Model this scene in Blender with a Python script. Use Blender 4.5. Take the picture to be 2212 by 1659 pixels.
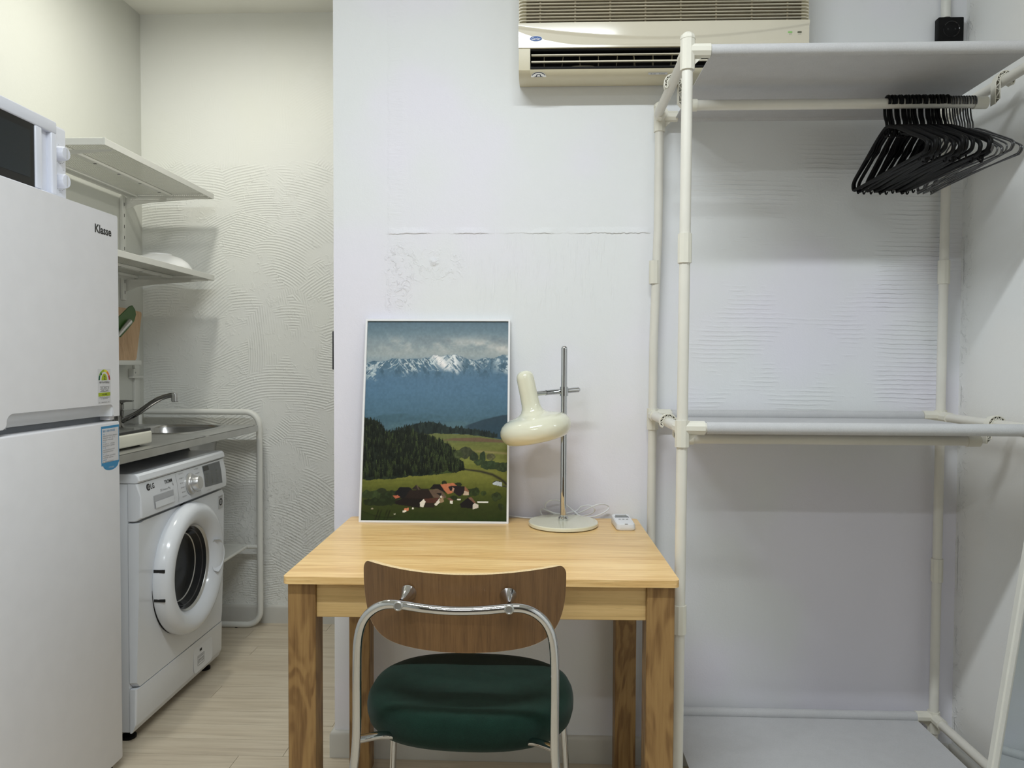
import bpy, bmesh, math, random
import numpy as np
from mathutils import Vector, Matrix
random.seed(7)
rng = np.random.RandomState(5)
PI = math.pi
C = bpy.context.scene.collection
for o in list(bpy.data.objects):
    bpy.data.objects.remove(o)

# ------------------------------------------------------------------ camera
def set_camera():
    f, yaw, pitch, roll, h = 1628.0, .0376, .0283, .004, 1.134
    cy, sy, cp, sp = math.cos(yaw), math.sin(yaw), math.cos(pitch), math.sin(pitch)
    fw = Vector((-sy*cp, cy*cp, -sp)); r = Vector((cy, sy, 0)); u = r.cross(fw)
    c, s = math.cos(roll), math.sin(roll)
    r2 = c*r + s*u; u2 = -s*r + c*u
    cam = bpy.data.cameras.new('camera'); cam.sensor_fit = 'HORIZONTAL'; cam.sensor_width = 36
    cam.lens = f/2212*36; cam.clip_start = .02
    o = bpy.data.objects.new('camera', cam); C.objects.link(o)
    m = Matrix.Identity(4)
    for i in range(3):
        m[i][0], m[i][1], m[i][2] = r2[i], u2[i], -fw[i]
    m[2][3] = h
    o.matrix_world = m
    bpy.context.scene.camera = o
set_camera()

# ------------------------------------------------------------------ world, lights, exposure
sc = bpy.context.scene
sc.view_settings.view_transform = 'Standard'
sc.view_settings.look = 'None'
sc.view_settings.gamma = 1
sc.view_settings.use_curve_mapping = False
sc.view_settings.exposure = 0.55
w = bpy.data.worlds.new('world'); sc.world = w; w.use_nodes = True
w.node_tree.nodes['Background'].inputs[0].default_value = (.8, .9, 1, 1)
w.node_tree.nodes['Background'].inputs[1].default_value = .05

def area(name, loc, sx, sy, power, col):
    l = bpy.data.lights.new(name, 'AREA'); l.shape = 'RECTANGLE'; l.size = sx; l.size_y = sy
    l.energy = power; l.color = col
    o = bpy.data.objects.new(name, l); o.location = loc; C.objects.link(o)
    return o
area('ceiling_tube_light', (-.25, .70, 2.555), 1.1, .07, 20.5, (.90, .965, 1))
area('ceiling_tube_light_rear', (-.45, -1.2, 2.555), 1.1, .07, 11.5, (.90, .965, 1))
kl = area('kitchen_ceiling_light', (-1.17, 2.42, 2.572), .14, .14, 5.6, (1, .99, .90))
sc.cycles.max_bounces = 8
sc.cycles.diffuse_bounces = 4
sc.cycles.adaptive_threshold = .03
sc.cycles.transparent_max_bounces = 6
kl.data.shape = 'DISK'

# ------------------------------------------------------------------ helpers
WM = {}
def link(o, parent=None):
    C.objects.link(o)
    if parent: o.parent = parent
    return o
def thing(name, label, cat, loc=(0, 0, 0), rotz=0, group=None):
    o = bpy.data.objects.new(name, None); o.empty_display_size = .05
    C.objects.link(o); o.location = loc; o.rotation_euler = (0, 0, rotz)
    o['label'] = label; o['category'] = cat
    if group: o['group'] = group
    WM[o.name] = Matrix.Translation(loc) @ Matrix.Rotation(rotz, 4, 'Z')
    return o
def tag(o, label=None, cat=None, group=None, kind=None):
    if label: o['label'] = label
    if cat: o['category'] = cat
    if group: o['group'] = group
    if kind: o['kind'] = kind
    return o
def root_matrix(o):
    while o.parent: o = o.parent
    return WM.get(o.name, Matrix.Identity(4))

class MB:
    def __init__(s): s.b = bmesh.new()
    def _add(s, vs, fs, sm=False):
        bv = [s.b.verts.new(v) for v in vs]
        for f in fs:
            try: s.b.faces.new([bv[i] for i in f])
            except ValueError: pass
        return bv
    def box(s, x0, x1, y0, y1, z0, z1, bev=0, seg=2):
        t = bmesh.new()
        bmesh.ops.create_cube(t, size=1)
        for v in t.verts:
            v.co = Vector(((x0+x1)/2 + v.co.x*(x1-x0), (y0+y1)/2 + v.co.y*(y1-y0), (z0+z1)/2 + v.co.z*(z1-z0)))
        if bev: bmesh.ops.bevel(t, geom=t.edges[:], offset=bev, segments=seg, profile=.5, affect='EDGES')
        s.merge(t); return s
    def merge(s, t, m=None):
        if m is not None: t.transform(m)
        me = bpy.data.meshes.new('tmp'); t.to_mesh(me); t.free(); s.b.from_mesh(me); bpy.data.meshes.remove(me)
    def tube(s, pts, r, n=12, closed=False, caps=True, rv=None, squash=1.0):
        P = [Vector(p) for p in pts]; L = len(P); rings = []
        T = []
        for i in range(L):
            a = P[(i-1) % L] if (closed or i > 0) else P[i]
            b = P[(i+1) % L] if (closed or i < L-1) else P[i]
            T.append((b-a).normalized())
        up = Vector((0, 0, 1)) if abs(T[0].z) < .9 else Vector((1, 0, 0))
        nrm = (up - T[0]*up.dot(T[0])).normalized()
        for i in range(L):
            nrm = (nrm - T[i]*nrm.dot(T[i])).normalized(); bn = T[i].cross(nrm)
            rr = r[i] if isinstance(r, (list, tuple)) else r
            rings.append([s.b.verts.new(P[i] + rr*(math.cos(2*PI*k/n)*nrm + squash*math.sin(2*PI*k/n)*bn)) for k in range(n)])
        m = L if closed else L-1
        for i in range(m):
            A, B = rings[i], rings[(i+1) % L]
            for k in range(n):
                s.b.faces.new((A[k], A[(k+1) % n], B[(k+1) % n], B[k]))
        if caps and not closed:
            s.b.faces.new(rings[0][::-1]); s.b.faces.new(rings[-1])
        return s
    def cyl(s, p0, p1, r, n=24, r1=None):
        return s.tube([p0, p1], [r, r if r1 is None else r1], n)
    def lathe(s, prof, org=(0, 0, 0), axis=(0, 0, 1), n=40, cap0=False, cap1=False):
        ax = Vector(axis).normalized(); q = Vector((0, 0, 1)).rotation_difference(ax).to_matrix()
        org = Vector(org); rings = []
        for r, z in prof:
            if r < 1e-6: rings.append([s.b.verts.new(org + q @ Vector((0, 0, z)))])
            else: rings.append([s.b.verts.new(org + q @ Vector((r*math.cos(2*PI*k/n), r*math.sin(2*PI*k/n), z))) for k in range(n)])
        for A, B in zip(rings, rings[1:]):
            for k in range(n):
                a, b = A[k % len(A)], A[(k+1) % len(A)]; c, d = B[(k+1) % len(B)], B[k % len(B)]
                vs = []
                for v in (a, b, c, d):
                    if v not in vs: vs.append(v)
                if len(vs) > 2:
                    try: s.b.faces.new(vs)
                    except ValueError: pass
        if cap0 and len(rings[0]) > 1: s.b.faces.new(rings[0][::-1])
        if cap1 and len(rings[-1]) > 1: s.b.faces.new(rings[-1])
        return s
    def prism(s, poly, fn0, fn1, caps=True):
        """poly: 2D points; fn0/fn1 map (a,b) to 3D for both ends"""
        A = [s.b.verts.new(fn0(*p)) for p in poly]; B = [s.b.verts.new(fn1(*p)) for p in poly]
        n = len(poly)
        for k in range(n): s.b.faces.new((A[k], A[(k+1) % n], B[(k+1) % n], B[k]))
        if caps: s.b.faces.new(A[::-1]); s.b.faces.new(B)
        return s
    def grid(s, fn, nu, nv):
        V = [[s.b.verts.new(fn(i/nu, j/nv)) for j in range(nv+1)] for i in range(nu+1)]
        for i in range(nu):
            for j in range(nv): s.b.faces.new((V[i][j], V[i+1][j], V[i+1][j+1], V[i][j+1]))
        return s
    def flat(s, pts):
        s.b.faces.new([s.b.verts.new(p) for p in pts]); return s
    def build(s, name, mat, parent=None, smooth=True, local=False, weld=False, angle=.6, label=None, mods=None):
        if weld: bmesh.ops.remove_doubles(s.b, verts=s.b.verts, dist=1e-5)
        bmesh.ops.recalc_face_normals(s.b, faces=s.b.faces)
        if parent is not None and not local: s.b.transform(root_matrix(parent).inverted())
        me = bpy.data.meshes.new(name); s.b.to_mesh(me); s.b.free()
        if smooth:
            me.shade_smooth(); me.set_sharp_from_angle(angle=angle)
        me.materials.append(mat)
        o = bpy.data.objects.new(name, me); link(o, parent)
        if label: o['label'] = label
        return o
def arc(c, r, a0, a1, n, fn):
    return [fn(c[0]+r*math.cos(a0+(a1-a0)*i/n), c[1]+r*math.sin(a0+(a1-a0)*i/n)) for i in range(n+1)]
def rrect(x0, x1, y0, y1, r, n=5):
    out = []
    for cx, cy, a in ((x1-r, y1-r, 0), (x0+r, y1-r, PI/2), (x0+r, y0+r, PI), (x1-r, y0+r, 1.5*PI)):
        out += [(cx+r*math.cos(a+PI/2*i/n), cy+r*math.sin(a+PI/2*i/n)) for i in range(n+1)]
    return out
def spline(pts, k=6, closed=False):
    P = [Vector(p) for p in pts]; n = len(P); out = []
    rng_ = range(n if closed else n-1)
    for i in rng_:
        p0 = P[(i-1) % n] if closed or i > 0 else P[0]; p1 = P[i]; p2 = P[(i+1) % n]
        p3 = P[(i+2) % n] if closed or i+2 < n else P[-1]
        for j in range(k):
            t = j/k
            out.append(.5*((2*p1)+(-p0+p2)*t+(2*p0-5*p1+4*p2-p3)*t*t+(-p0+3*p1-3*p2+p3)*t**3))
    if not closed: out.append(P[-1])
    return out
_font_cache = {}
def text(name, string, mat, parent, loc, u, v, wd, ht=None, bold=0.0, label=None, shear=0, off=.0004):
    cu = bpy.data.curves.new('txt', 'FONT'); cu.body = string; cu.size = 1; cu.resolution_u = 3
    cu.offset = bold; cu.shear = shear
    t = bpy.data.objects.new('txt', cu)
    me = bpy.data.meshes.new_from_object(t); bpy.data.objects.remove(t)
    me.name = name
    n = len(me.vertices)
    if n == 0: return None
    co = np.empty(n*3); me.vertices.foreach_get('co', co); co = co.reshape(-1, 3)
    lo, hi = co.min(0), co.max(0); sz = hi-lo
    sx = wd/sz[0]; sy = (ht/sz[1]) if ht else sx
    u = np.array(u, float); v = np.array(v, float); nn = np.cross(u, v); nn /= np.linalg.norm(nn)
    a = (co[:, 0]-lo[0]-sz[0]/2)*sx; b = (co[:, 1]-lo[1]-sz[1]/2)*sy
    W = np.array(loc) + a[:, None]*u + b[:, None]*v + nn*off
    M = np.array(root_matrix(parent).inverted()); W = W@M[:3, :3].T + M[:3, 3]
    me.vertices.foreach_set('co', W.ravel()); me.update()
    me.materials.clear(); me.materials.append(mat)
    o = bpy.data.objects.new(name, me); link(o, parent)
    if label: o['label'] = label
    return o

def scribble(name, mat, parent, loc, u, v, n, cw, h, seed=0):
    r = random.Random(seed*31+n); u, v = Vector(u), Vector(v); w = u.cross(v); c = Vector(loc)+w*.0004; mb = MB()
    for i in range(n):
        if i and r.random() < .16: continue
        x0 = (i-n/2)*cw+cw*.12; x1 = x0+cw*.72
        for a0, a1, b0, b1 in ((x0, x1, r.choice((.3, .05, -.15)), 0), (x0, x0+(x1-x0)*r.uniform(.4, .7), r.choice((-.45, -.3)), 0), (x1-cw*.14, x1, -.5, 1)):
            bb0 = b0*h; bb1 = bb0+h if b1 else bb0+h*.16
            mb.flat([c+u*a0+v*bb0, c+u*a1+v*bb0, c+u*a1+v*bb1, c+u*a0+v*bb1])
    return mb.build(name, mat, parent, smooth=False)
# ------------------------------------------------------------------ materials
def srgb(r, g, b):
    f = lambda c: (c/255)/12.92 if c/255 <= .04045 else ((c/255+.055)/1.055)**2.4
    return (f(r), f(g), f(b), 1)
class NT:
    def __init__(s, name):
        s.m = bpy.data.materials.new(name); s.m.use_nodes = True; s.t = s.m.node_tree
        s.p = s.t.nodes['Principled BSDF']
    def n(s, typ, **kw):
        nd = s.t.nodes.new(typ)
        for k, v in kw.items():
            if k in nd.inputs.keys() if isinstance(k, str) else False: pass
            setattr(nd, k, v)
        return nd
    def set(s, nd, key, val):
        i = nd.inputs[key]
        if isinstance(val, bpy.types.NodeSocket): s.t.links.new(val, i)
        else: i.default_value = val
    def math(s, op, a, b=0.0, c=0.0, clamp=False):
        nd = s.n('ShaderNodeMath', operation=op, use_clamp=clamp); s.set(nd, 0, a); s.set(nd, 1, b); s.set(nd, 2, c); return nd.outputs[0]
    def vmath(s, op, a, b=(0, 0, 0), out=0):
        nd = s.n('ShaderNodeVectorMath', operation=op); s.set(nd, 0, a)
        if op == 'SCALE': s.set(nd, 'Scale', b)
        else: s.set(nd, 1, b)
        return nd.outputs['Value'] if out else nd.outputs[0]
    def obj(s): 
        if not hasattr(s, '_o'): s._o = s.n('ShaderNodeTexCoord').outputs['Object']
        return s._o
    def sep(s, v): nd = s.n('ShaderNodeSeparateXYZ'); s.set(nd, 0, v); return nd.outputs
    def comb(s, x, y, z):
        nd = s.n('ShaderNodeCombineXYZ')
        for i, q in enumerate((x, y, z)): s.set(nd, i, q)
        return nd.outputs[0]
    def noise(s, v, scale, detail=4, rough=.5, dist=0, w=None, col=False):
        nd = s.n('ShaderNodeTexNoise', noise_dimensions='4D' if w is not None else '3D')
        s.set(nd, 'Vector', v); s.set(nd, 'Scale', scale); s.set(nd, 'Detail', detail); s.set(nd, 'Roughness', rough); s.set(nd, 'Distortion', dist)
        if w is not None: s.set(nd, 'W', w)
        return nd.outputs[1 if col else 0]
    def ramp(s, f, stops, interp='LINEAR'):
        nd = s.n('ShaderNodeValToRGB'); cr = nd.color_ramp; cr.interpolation = interp
        while len(cr.elements) < len(stops): cr.elements.new(.5)
        for e, (p, c) in zip(cr.elements, stops): e.position = p; e.color = c if len(c) == 4 else (*c, 1)
        s.set(nd, 0, f); return nd.outputs[0]
    def mr(s, v, a, b, c=0.0, d=1.0, smooth=True):
        nd = s.n('ShaderNodeMapRange'); nd.interpolation_type = 'SMOOTHSTEP' if smooth else 'LINEAR'
        for i, q in enumerate((v, a, b, c, d)): s.set(nd, i, q)
        return nd.outputs[0]
    def mix(s, f, a, b, mode='MIX'):
        nd = s.n('ShaderNodeMix', data_type='RGBA', blend_type=mode)
        s.set(nd, 0, f); s.set(nd, 6, a); s.set(nd, 7, b); return nd.outputs[2]
    def bump(s, h, dist=.001, strength=1.0, nrm=None):
        nd = s.n('ShaderNodeBump'); s.set(nd, 'Height', h); s.set(nd, 'Distance', dist); s.set(nd, 'Strength', strength)
        if nrm is not None: s.set(nd, 'Normal', nrm)
        return nd.outputs[0]
    def out(s, color=None, rough=None, metal=None, normal=None, **kw):
        if color is not None: s.set(s.p, 'Base Color', color)
        if rough is not None: s.set(s.p, 'Roughness', rough)
        if metal is not None: s.set(s.p, 'Metallic', metal)
        if normal is not None: s.set(s.p, 'Normal', normal)
        for k, v in kw.items(): s.set(s.p, k.replace('_', ' '), v)
        return s.m
def plain(name, col, rough=.5, metal=0.0, var=.04, vs=18, bump=0.0, bs=400, **kw):
    t = NT(name); o = t.obj()
    dark = tuple(c*(1-var) for c in col[:3])+(1,)
    lite = tuple(min(1, c*(1+var)) for c in col[:3])+(1,)
    c = t.ramp(t.noise(o, vs, 3), [(.3, dark), (.7, lite)])
    nm = t.bump(t.noise(o, bs, 3), .0006, bump) if bump else None
    return t.out(c, rough, metal, nm, **kw)

def wall_mat(name, col, tint=None, kind='fine'):
    t = NT(name); o = t.obj(); X, Y, Z = t.sep(o)
    big = t.noise(o, 1.7, 3)
    c = t.mix(t.mr(big, .42, .6), col, tint or col)
    fine = t.noise(o, 260, 3, .6)
    med = t.noise(o, 38, 4, .55)
    h = t.math('ADD', t.math('MULTIPLY', fine, .14), t.math('MULTIPLY', med, .34))
    def box(x0, x1, z0, z1, s=.03, A=X):
        a = t.math('MULTIPLY', t.mr(A, x0-s, x0+s), t.mr(A, x1-s, x1+s, 1, 0))
        b = t.math('MULTIPLY', t.mr(Z, z0-s, z0+s), t.mr(Z, z1-s, z1+s, 1, 0))
        return t.math('MULTIPLY', a, b)
    def add(a, b): return t.math('ADD', a, b)
    def mul(a, b): return t.math('MULTIPLY', a, b)
    if kind == 'main':
        # plaster patch seam, rough strip, chipped lump, horizontal comb ridges at the right
        zz = add(Z, mul(t.math('SUBTRACT', t.noise(o, 45, 5, .7), .5), .012))
        ledge = mul(t.mr(zz, 1.494, 1.4975), t.mr(zz, 1.4975, 1.515, 1, 0))
        h = add(h, mul(mul(ledge, box(-.43, .30, 1.4, 1.6, .01)), t.mr(t.noise(o, 9, 3), .38, .6, .15, 1.5)))
        xx = add(X, mul(t.math('SUBTRACT', t.noise(o, 30, 5, .7), .5), .03))
        strip = mul(t.mr(xx, -.435, -.425), t.mr(xx, -.395, -.37, 1, 0))
        strip = mul(strip, t.mr(Z, 1.28, 1.32))
        wavy = t.noise(t.vmath('MULTIPLY', o, (30, 30, 170)), 1, 3, .6)
        h = add(h, mul(mul(strip, wavy), .55))
        rough = t.mr(t.noise(o, 55, 4, .6, 1.2), .48, .72)
        h = add(h, mul(mul(rough, box(-.44, -.36, 1.28, 1.47, .015)), .8))
        h = add(h, mul(mul(rough, box(-.36, -.22, 1.36, 1.45, .02)), .6))
        d = t.vmath('LENGTH', t.vmath('SUBTRACT', o, (-.300, 2.12, 1.417)), out=1)
        h = add(h, t.mr(add(d, mul(t.noise(o, 90, 3), .012)), .006, .022, 2.6, 0))
        # vertical drips under the seam
        vd = t.noise(t.vmath('MULTIPLY', o, (110, 110, 14)), 1, 3, .6)
        h = add(h, mul(mul(t.mr(vd, .5, .7), box(-.2, .22, 1.28, 1.49, .05)), .35))
        # comb ridges behind the rack
        zr = add(mul(Z, 2*PI/.0125), mul(t.noise(o, 9, 4, .65), 6.0))
        zr = add(zr, mul(X, 9))
        rg = t.math('SINE', zr)
        rg = t.mr(rg, -.2, .9)
        msk = mul(t.mr(t.noise(t.vmath('MULTIPLY', o, (5, 5, 9)), 1, 4, .6), .50, .60), box(.42, 1.16, .98, 1.72, .06))
        h = add(h, mul(mul(rg, msk), .42))
        msk2 = mul(box(.93, 1.10, 1.0, 1.55, .02), t.mr(t.noise(t.vmath('MULTIPLY', o, (3, 3, 12)), 1, 2), .4, .5))
        h = add(h, mul(mul(rg, msk2), .6))
    if kind == 'corner':
        yy_ = add(Y, mul(t.math('SUBTRACT', t.noise(t.comb(0.0, 0.0, Z), 34, 4, .7), .5), .012))
        ln = mul(t.mr(t.math('ABSOLUTE', t.math('SUBTRACT', yy_, 2.108)), .0004, .0016, 1, 0), t.mr(t.noise(t.comb(0.0, 3.0, Z), 6, 3), .50, .56))
        c = t.mix(mul(ln, .5), c, srgb(120, 117, 110))
        lump = mul(t.mr(t.noise(o, 48, 4, .6, .6), .52, .66), t.mr(Y, 2.05, 2.10))
        h = t.math('SUBTRACT', add(h, mul(lump, .8)), mul(ln, 1.5))
    if kind == 'kitchen':
        free = 1.0
        for sc_, off, amp, freq in ((2.3, 0, 1.0, .0115), (3.4, 7.3, .9, .0105)):
            vo = t.n('ShaderNodeTexVoronoi', feature='F1'); pos = t.vmath('ADD', o, (off, off, off))
            pos = t.vmath('ADD', pos, t.vmath('SCALE', t.noise(o, 2.0, 1, col=True), .10))
            t.set(vo, 'Vector', pos); t.set(vo, 'Scale', sc_)
            cr, cg, cb = t.sep(vo.outputs['Color'])
            vert = t.mr(cg, .86, .87)
            ox = add(mul(t.math('SUBTRACT', cr, .5), .75), mul(vert, 1.2)); oz = mul(add(mul(cb, .6), .40), t.math('SUBTRACT', 1.0, vert))
            ctr = t.vmath('SUBTRACT', vo.outputs['Position'], t.comb(ox, 0.0, oz))
            dl = t.vmath('LENGTH', t.vmath('SUBTRACT', pos, ctr), out=1)
            w_ = t.math('SINE', mul(dl, 2*PI/freq))
            m = t.mr(t.noise(t.vmath('ADD', o, (off, 0, off)), 4.4, 3, .55), .49, .56)
            h = add(h, mul(mul(mul(t.mr(w_, -.6, .9), m), free), amp*.66))
            free = t.mr(m, 0.0, .35, 1.0, 0.0)
            h = add(h, mul(t.mr(t.noise(t.vmath('ADD', o, (off, 2, 0)), 26, 4, .65, 1), .56, .72), .55))
        low = t.mr(t.noise(o, 70, 5, .6, .5), .5, .7)
        h = add(h, mul(mul(low, t.mr(Z, .75, .55)), .9))
        h = mul(h, t.mr(add(Z, mul(t.noise(o, 8, 3), .06)), 1.99, 2.03, 1, .12))
    return t.out(c, .62 if kind != 'kitchen' else .5, 0, t.bump(h, .0022 if kind != 'fine' else .0016, .8), Specular_IOR_Level=.35)
M = {}
M['wall'] = wall_mat('white_wall_paint', srgb(236, 238, 240), srgb(238, 236, 246), 'main')
M['wall_right'] = wall_mat('white_wall_paint_right', srgb(240, 241, 240), srgb(242, 241, 238), 'corner')
M['wall_side'] = wall_mat('white_wall_paint_side', srgb(240, 241, 240), srgb(242, 241, 238), 'fine')
M['wall_left'] = wall_mat('cream_wall_paint', srgb(214, 215, 208), srgb(216, 217, 211), 'fine')
M['wall_kitchen'] = wall_mat('cream_troweled_paint', srgb(240, 241, 236), srgb(240, 241, 238), 'kitchen')
M['ceiling'] = wall_mat('ceiling_paint', srgb(240, 239, 232), srgb(236, 235, 228), 'fine')
M['baseboard'] = plain('baseboard_vinyl', srgb(205, 203, 196), .45, var=.02)

def plank_mat():
    t = NT('pale_oak_vinyl'); o = t.obj()
    rnd = t.n('ShaderNodeObjectInfo').outputs['Random']; w_ = t.math('MULTIPLY', rnd, 37)
    g = t.noise(t.vmath('MULTIPLY', o, (1.6, 26, 26)), 1.5, 5, .6, .8, w=w_)
    g2 = t.noise(t.vmath('MULTIPLY', o, (4, 160, 160)), 1.2, 3, .6, w=w_)
    f = t.math('ADD', t.math('MULTIPLY', g, .7), t.math('MULTIPLY', g2, .3))
    c = t.ramp(f, [(.3, srgb(176, 161, 140)), (.5, srgb(203, 190, 168)), (.68, srgb(216, 205, 185))])
    c = t.mix(t.math('MULTIPLY', rnd, .25), c, srgb(190, 178, 160))
    return t.out(c, .42, 0, t.bump(g2, .0004, .3))
M['plank'] = plank_mat()
M['underfloor'] = plain('floor_joint', srgb(140, 128, 112), .8)

def wood(name, stops, grain='x', long=2.2, cross=34, fig=1.0, rough=.42, spots=True):
    t = NT(name); o = t.obj(); rnd = t.n('ShaderNodeObjectInfo').outputs['Random']; w_ = t.math('MULTIPLY', rnd, 23)
    k = {'x': (long, cross, cross), 'y': (cross, long, cross), 'z': (cross, cross, long)}[grain]
    k2 = tuple(q*(4 if q == cross else 2.2) for q in k)
    a = t.noise(t.vmath('MULTIPLY', o, k), 1, 4, .6, .7*fig, w=w_)
    b = t.noise(t.vmath('MULTIPLY', o, k2), 1.2, 4, .65, .2, w=w_)
    f = t.math('ADD', t.math('MULTIPLY', a, .5), t.math('MULTIPLY', b, .5))
    c = t.ramp(f, stops)
    if spots:
        k3 = tuple(q*(13 if q == cross else 10) for q in k)
        s = t.mr(t.noise(t.vmath('MULTIPLY', o, k3), 1, 2, .5, w=w_), .62, .70)
        c = t.mix(t.math('MULTIPLY', s, .25), c, tuple(q*.45 for q in stops[0][1][:3])+(1,))
    return t.out(c, rough, 0, t.bump(b, .0005, .25))
M['oak'] = wood('oak_veneer', [(.34, srgb(196, 150, 90)), (.47, srgb(228, 187, 124)), (.58, srgb(243, 208, 148))], 'x', 2.4, 42, rough=.3)
M['oak_edge'] = wood('oak_apron_veneer', [(.3, srgb(178, 144, 92)), (.48, srgb(205, 172, 116)), (.65, srgb(216, 184, 130))], 'x', 2.4, 60)
def rubberwood():
    t = NT('rubberwood'); o = t.obj(); rnd = t.n('ShaderNodeObjectInfo').outputs['Random']; w_ = t.math('MULTIPLY', rnd, 41)
    X, Y, Z = t.sep(o)
    v = t.vmath('MULTIPLY', o, (10, 10, 2.6)); v = t.vmath('ADD', v, t.comb(w_, w_, 0))
    d = t.noise(v, 1.1, 3, .5, 1.1, w=w_)
    rings = t.math('SINE', t.math('MULTIPLY', d, 40))
    fine = t.noise(t.vmath('MULTIPLY', o, (170, 170, 9)), 1, 3, .6, w=w_)
    f = t.math('ADD', t.math('MULTIPLY', t.mr(rings, -1, 1), .30), t.math('MULTIPLY', fine, .70))
    c = t.ramp(f, [(.25, srgb(116, 84, 48)), (.5, srgb(146, 112, 68)), (.75, srgb(162, 128, 80))])
    pores = t.mr(t.noise(t.vmath('MULTIPLY', o, (700, 700, 90)), 1, 2, w=w_), .66, .74)
    c = t.mix(t.math('MULTIPLY', pores, .5), c, srgb(110, 72, 40))
    return t.out(c, .45, 0, t.bump(fine, .0004, .2))
M['leg_wood'] = rubberwood()
M['chair_ply'] = wood('chair_oak_veneer', [(.3, srgb(88, 62, 36)), (.5, srgb(116, 84, 50)), (.68, srgb(130, 97, 60))], 'z', 2.5, 90, rough=.4)
M['ply_edge'] = plain('plywood_edge', srgb(222, 196, 150), .5, vs=300, var=.15)
M['board_wood'] = wood('cutting_board_wood', [(.3, srgb(176, 140, 104)), (.5, srgb(205, 170, 132)), (.7, srgb(216, 184, 148))], 'z', 2.5, 30)
M['chrome'] = plain('chrome', (.62, .63, .65, 1), .035, 1.0, var=.01)
M['steel'] = plain('brushed_steel', (.54, .54, .53, 1), .36, 1.0, var=.08, vs=9)
M['steel_bowl'] = plain('sink_bowl_steel', (.42, .42, .42, 1), .22, 1.0, var=.06)
M['faucet'] = plain('faucet_chrome', (.24, .236, .23, 1), .14, 1.0, var=.04)
M['cream_enamel'] = plain('cream_enamel', srgb(232, 230, 208), .12, var=.01, Coat_Weight=.6, Coat_Roughness=.04)
M['white_plastic'] = plain('white_plastic', srgb(228, 229, 232), .32, var=.015)
M['appliance_white'] = plain('appliance_white_gloss', srgb(222, 225, 230), .16, var=.01)
M['fridge_white'] = plain('fridge_satin_white', srgb(228, 228, 232), .38, var=.015, bump=.15, bs=900)
M['microwave_white'] = plain('microwave_white', srgb(222, 225, 236), .25, var=.01)
M['rack_pipe'] = plain('ivory_rack_pipe', srgb(226, 223, 214), .35, var=.02)
M['rack_joint'] = plain('ivory_rack_joint', srgb(226, 223, 211), .42, var=.02)
M['frame_white'] = plain('white_powder_coat', srgb(228, 228, 222), .4, var=.015)
M['pic_frame'] = plain('white_picture_frame', srgb(240, 240, 242), .35, var=.01)
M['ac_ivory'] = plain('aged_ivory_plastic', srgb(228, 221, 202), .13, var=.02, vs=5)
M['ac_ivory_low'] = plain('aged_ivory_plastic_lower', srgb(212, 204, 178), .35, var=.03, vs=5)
M['black'] = plain('black_void', (.006, .006, .006, 1), .6, var=.1)
M['black_plastic'] = plain('black_plastic', (.004, .004, .0045, 1), .5, var=.15, vs=60, bump=.3, bs=600, Specular_IOR_Level=.16)
M['black_gloss'] = plain('black_gloss', (.01, .01, .011, 1), .08, var=.1)
M['bowl_glass'] = plain('dark_bowl_glass', (.012, .013, .015, 1), .12, var=.1, Specular_IOR_Level=.22)
M['wire'] = plain('coated_grey_wire', (.11, .11, .115, 1), .28, .6, var=.15)
M['ink'] = plain('black_ink', (.02, .02, .02, 1), .5)
M['grey_ink'] = plain('grey_ink', (.22, .22, .23, 1), .5)
M['lcd'] = plain('lcd_grey', srgb(118, 124, 124), .2, var=.05)
M['lcd_dark'] = plain('washer_display', srgb(92, 95, 97), .15, var=.1, vs=30)
M['silver'] = plain('silver_plastic', (.6, .6, .6, 1), .3, .8)
def col(name, c, r=.45): M[name] = plain(name, srgb(*c), r, var=.02)
for n_, c_ in dict(label_blue=(58, 138, 186), label_white=(212, 212, 215), olive=(160, 178, 30), arc_dark_green=(28, 92, 60), arc_green=(110, 160, 50), arc_yellow=(222, 216, 40),
                   arc_orange=(224, 130, 40), arc_red=(176, 40, 50), logo_blue=(30, 84, 158), logo_white=(240, 240, 240), led_green=(150, 205, 120), led_off=(98, 98, 80),
                   spatula_green=(60, 96, 38), sticker_red=(176, 36, 58), switch_grey=(60, 60, 62), sticker_silver=(186, 186, 186), navy=(28, 36, 60), hob_cream=(224, 222, 208)).items(): col(n_, c_)

def fabric(name, c, rough=.95, sheen=.3, k=900, amp=.25):
    t = NT(name); o = t.obj()
    n1 = t.noise(o, k, 2, .6); n2 = t.noise(o, 30, 3)
    f = t.math('ADD', t.math('MULTIPLY', n1, .7), t.math('MULTIPLY', n2, .3))
    lo = tuple(q*(1-amp) for q in c[:3])+(1,); hi = tuple(q*(1+amp) for q in c[:3])+(1,)
    return t.out(t.ramp(f, [(.35, lo), (.65, hi)]), rough, 0, t.bump(n1, .0006, .5), Sheen_Weight=sheen, Specular_IOR_Level=.2)
M['green_fabric'] = fabric('dark_green_wool', srgb(16, 42, 33), sheen=.08, amp=.35)
M['shelf_cloth'] = fabric('grey_nonwoven_cloth', srgb(196, 196, 198), .8, .1, 500, .05)

def perforated():
    t = NT('perforated_white_steel'); o = t.obj(); X, Y, Z = t.sep(o)
    fx = t.math('SUBTRACT', t.math('FRACT', t.math('MULTIPLY', X, 1/.0085)), .5)
    fy = t.math('SUBTRACT', t.math('FRACT', t.math('MULTIPLY', Y, 1/.0085)), .5)
    d = t.math('SQRT', t.math('ADD', t.math('MULTIPLY', fx, fx), t.math('MULTIPLY', fy, fy)))
    t.out(srgb(222, 222, 212), .45)
    t.set(t.p, 'Alpha', t.mr(d, .27, .31, 0, 1, False))
    return t.m
M['perforated'] = perforated()

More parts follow.
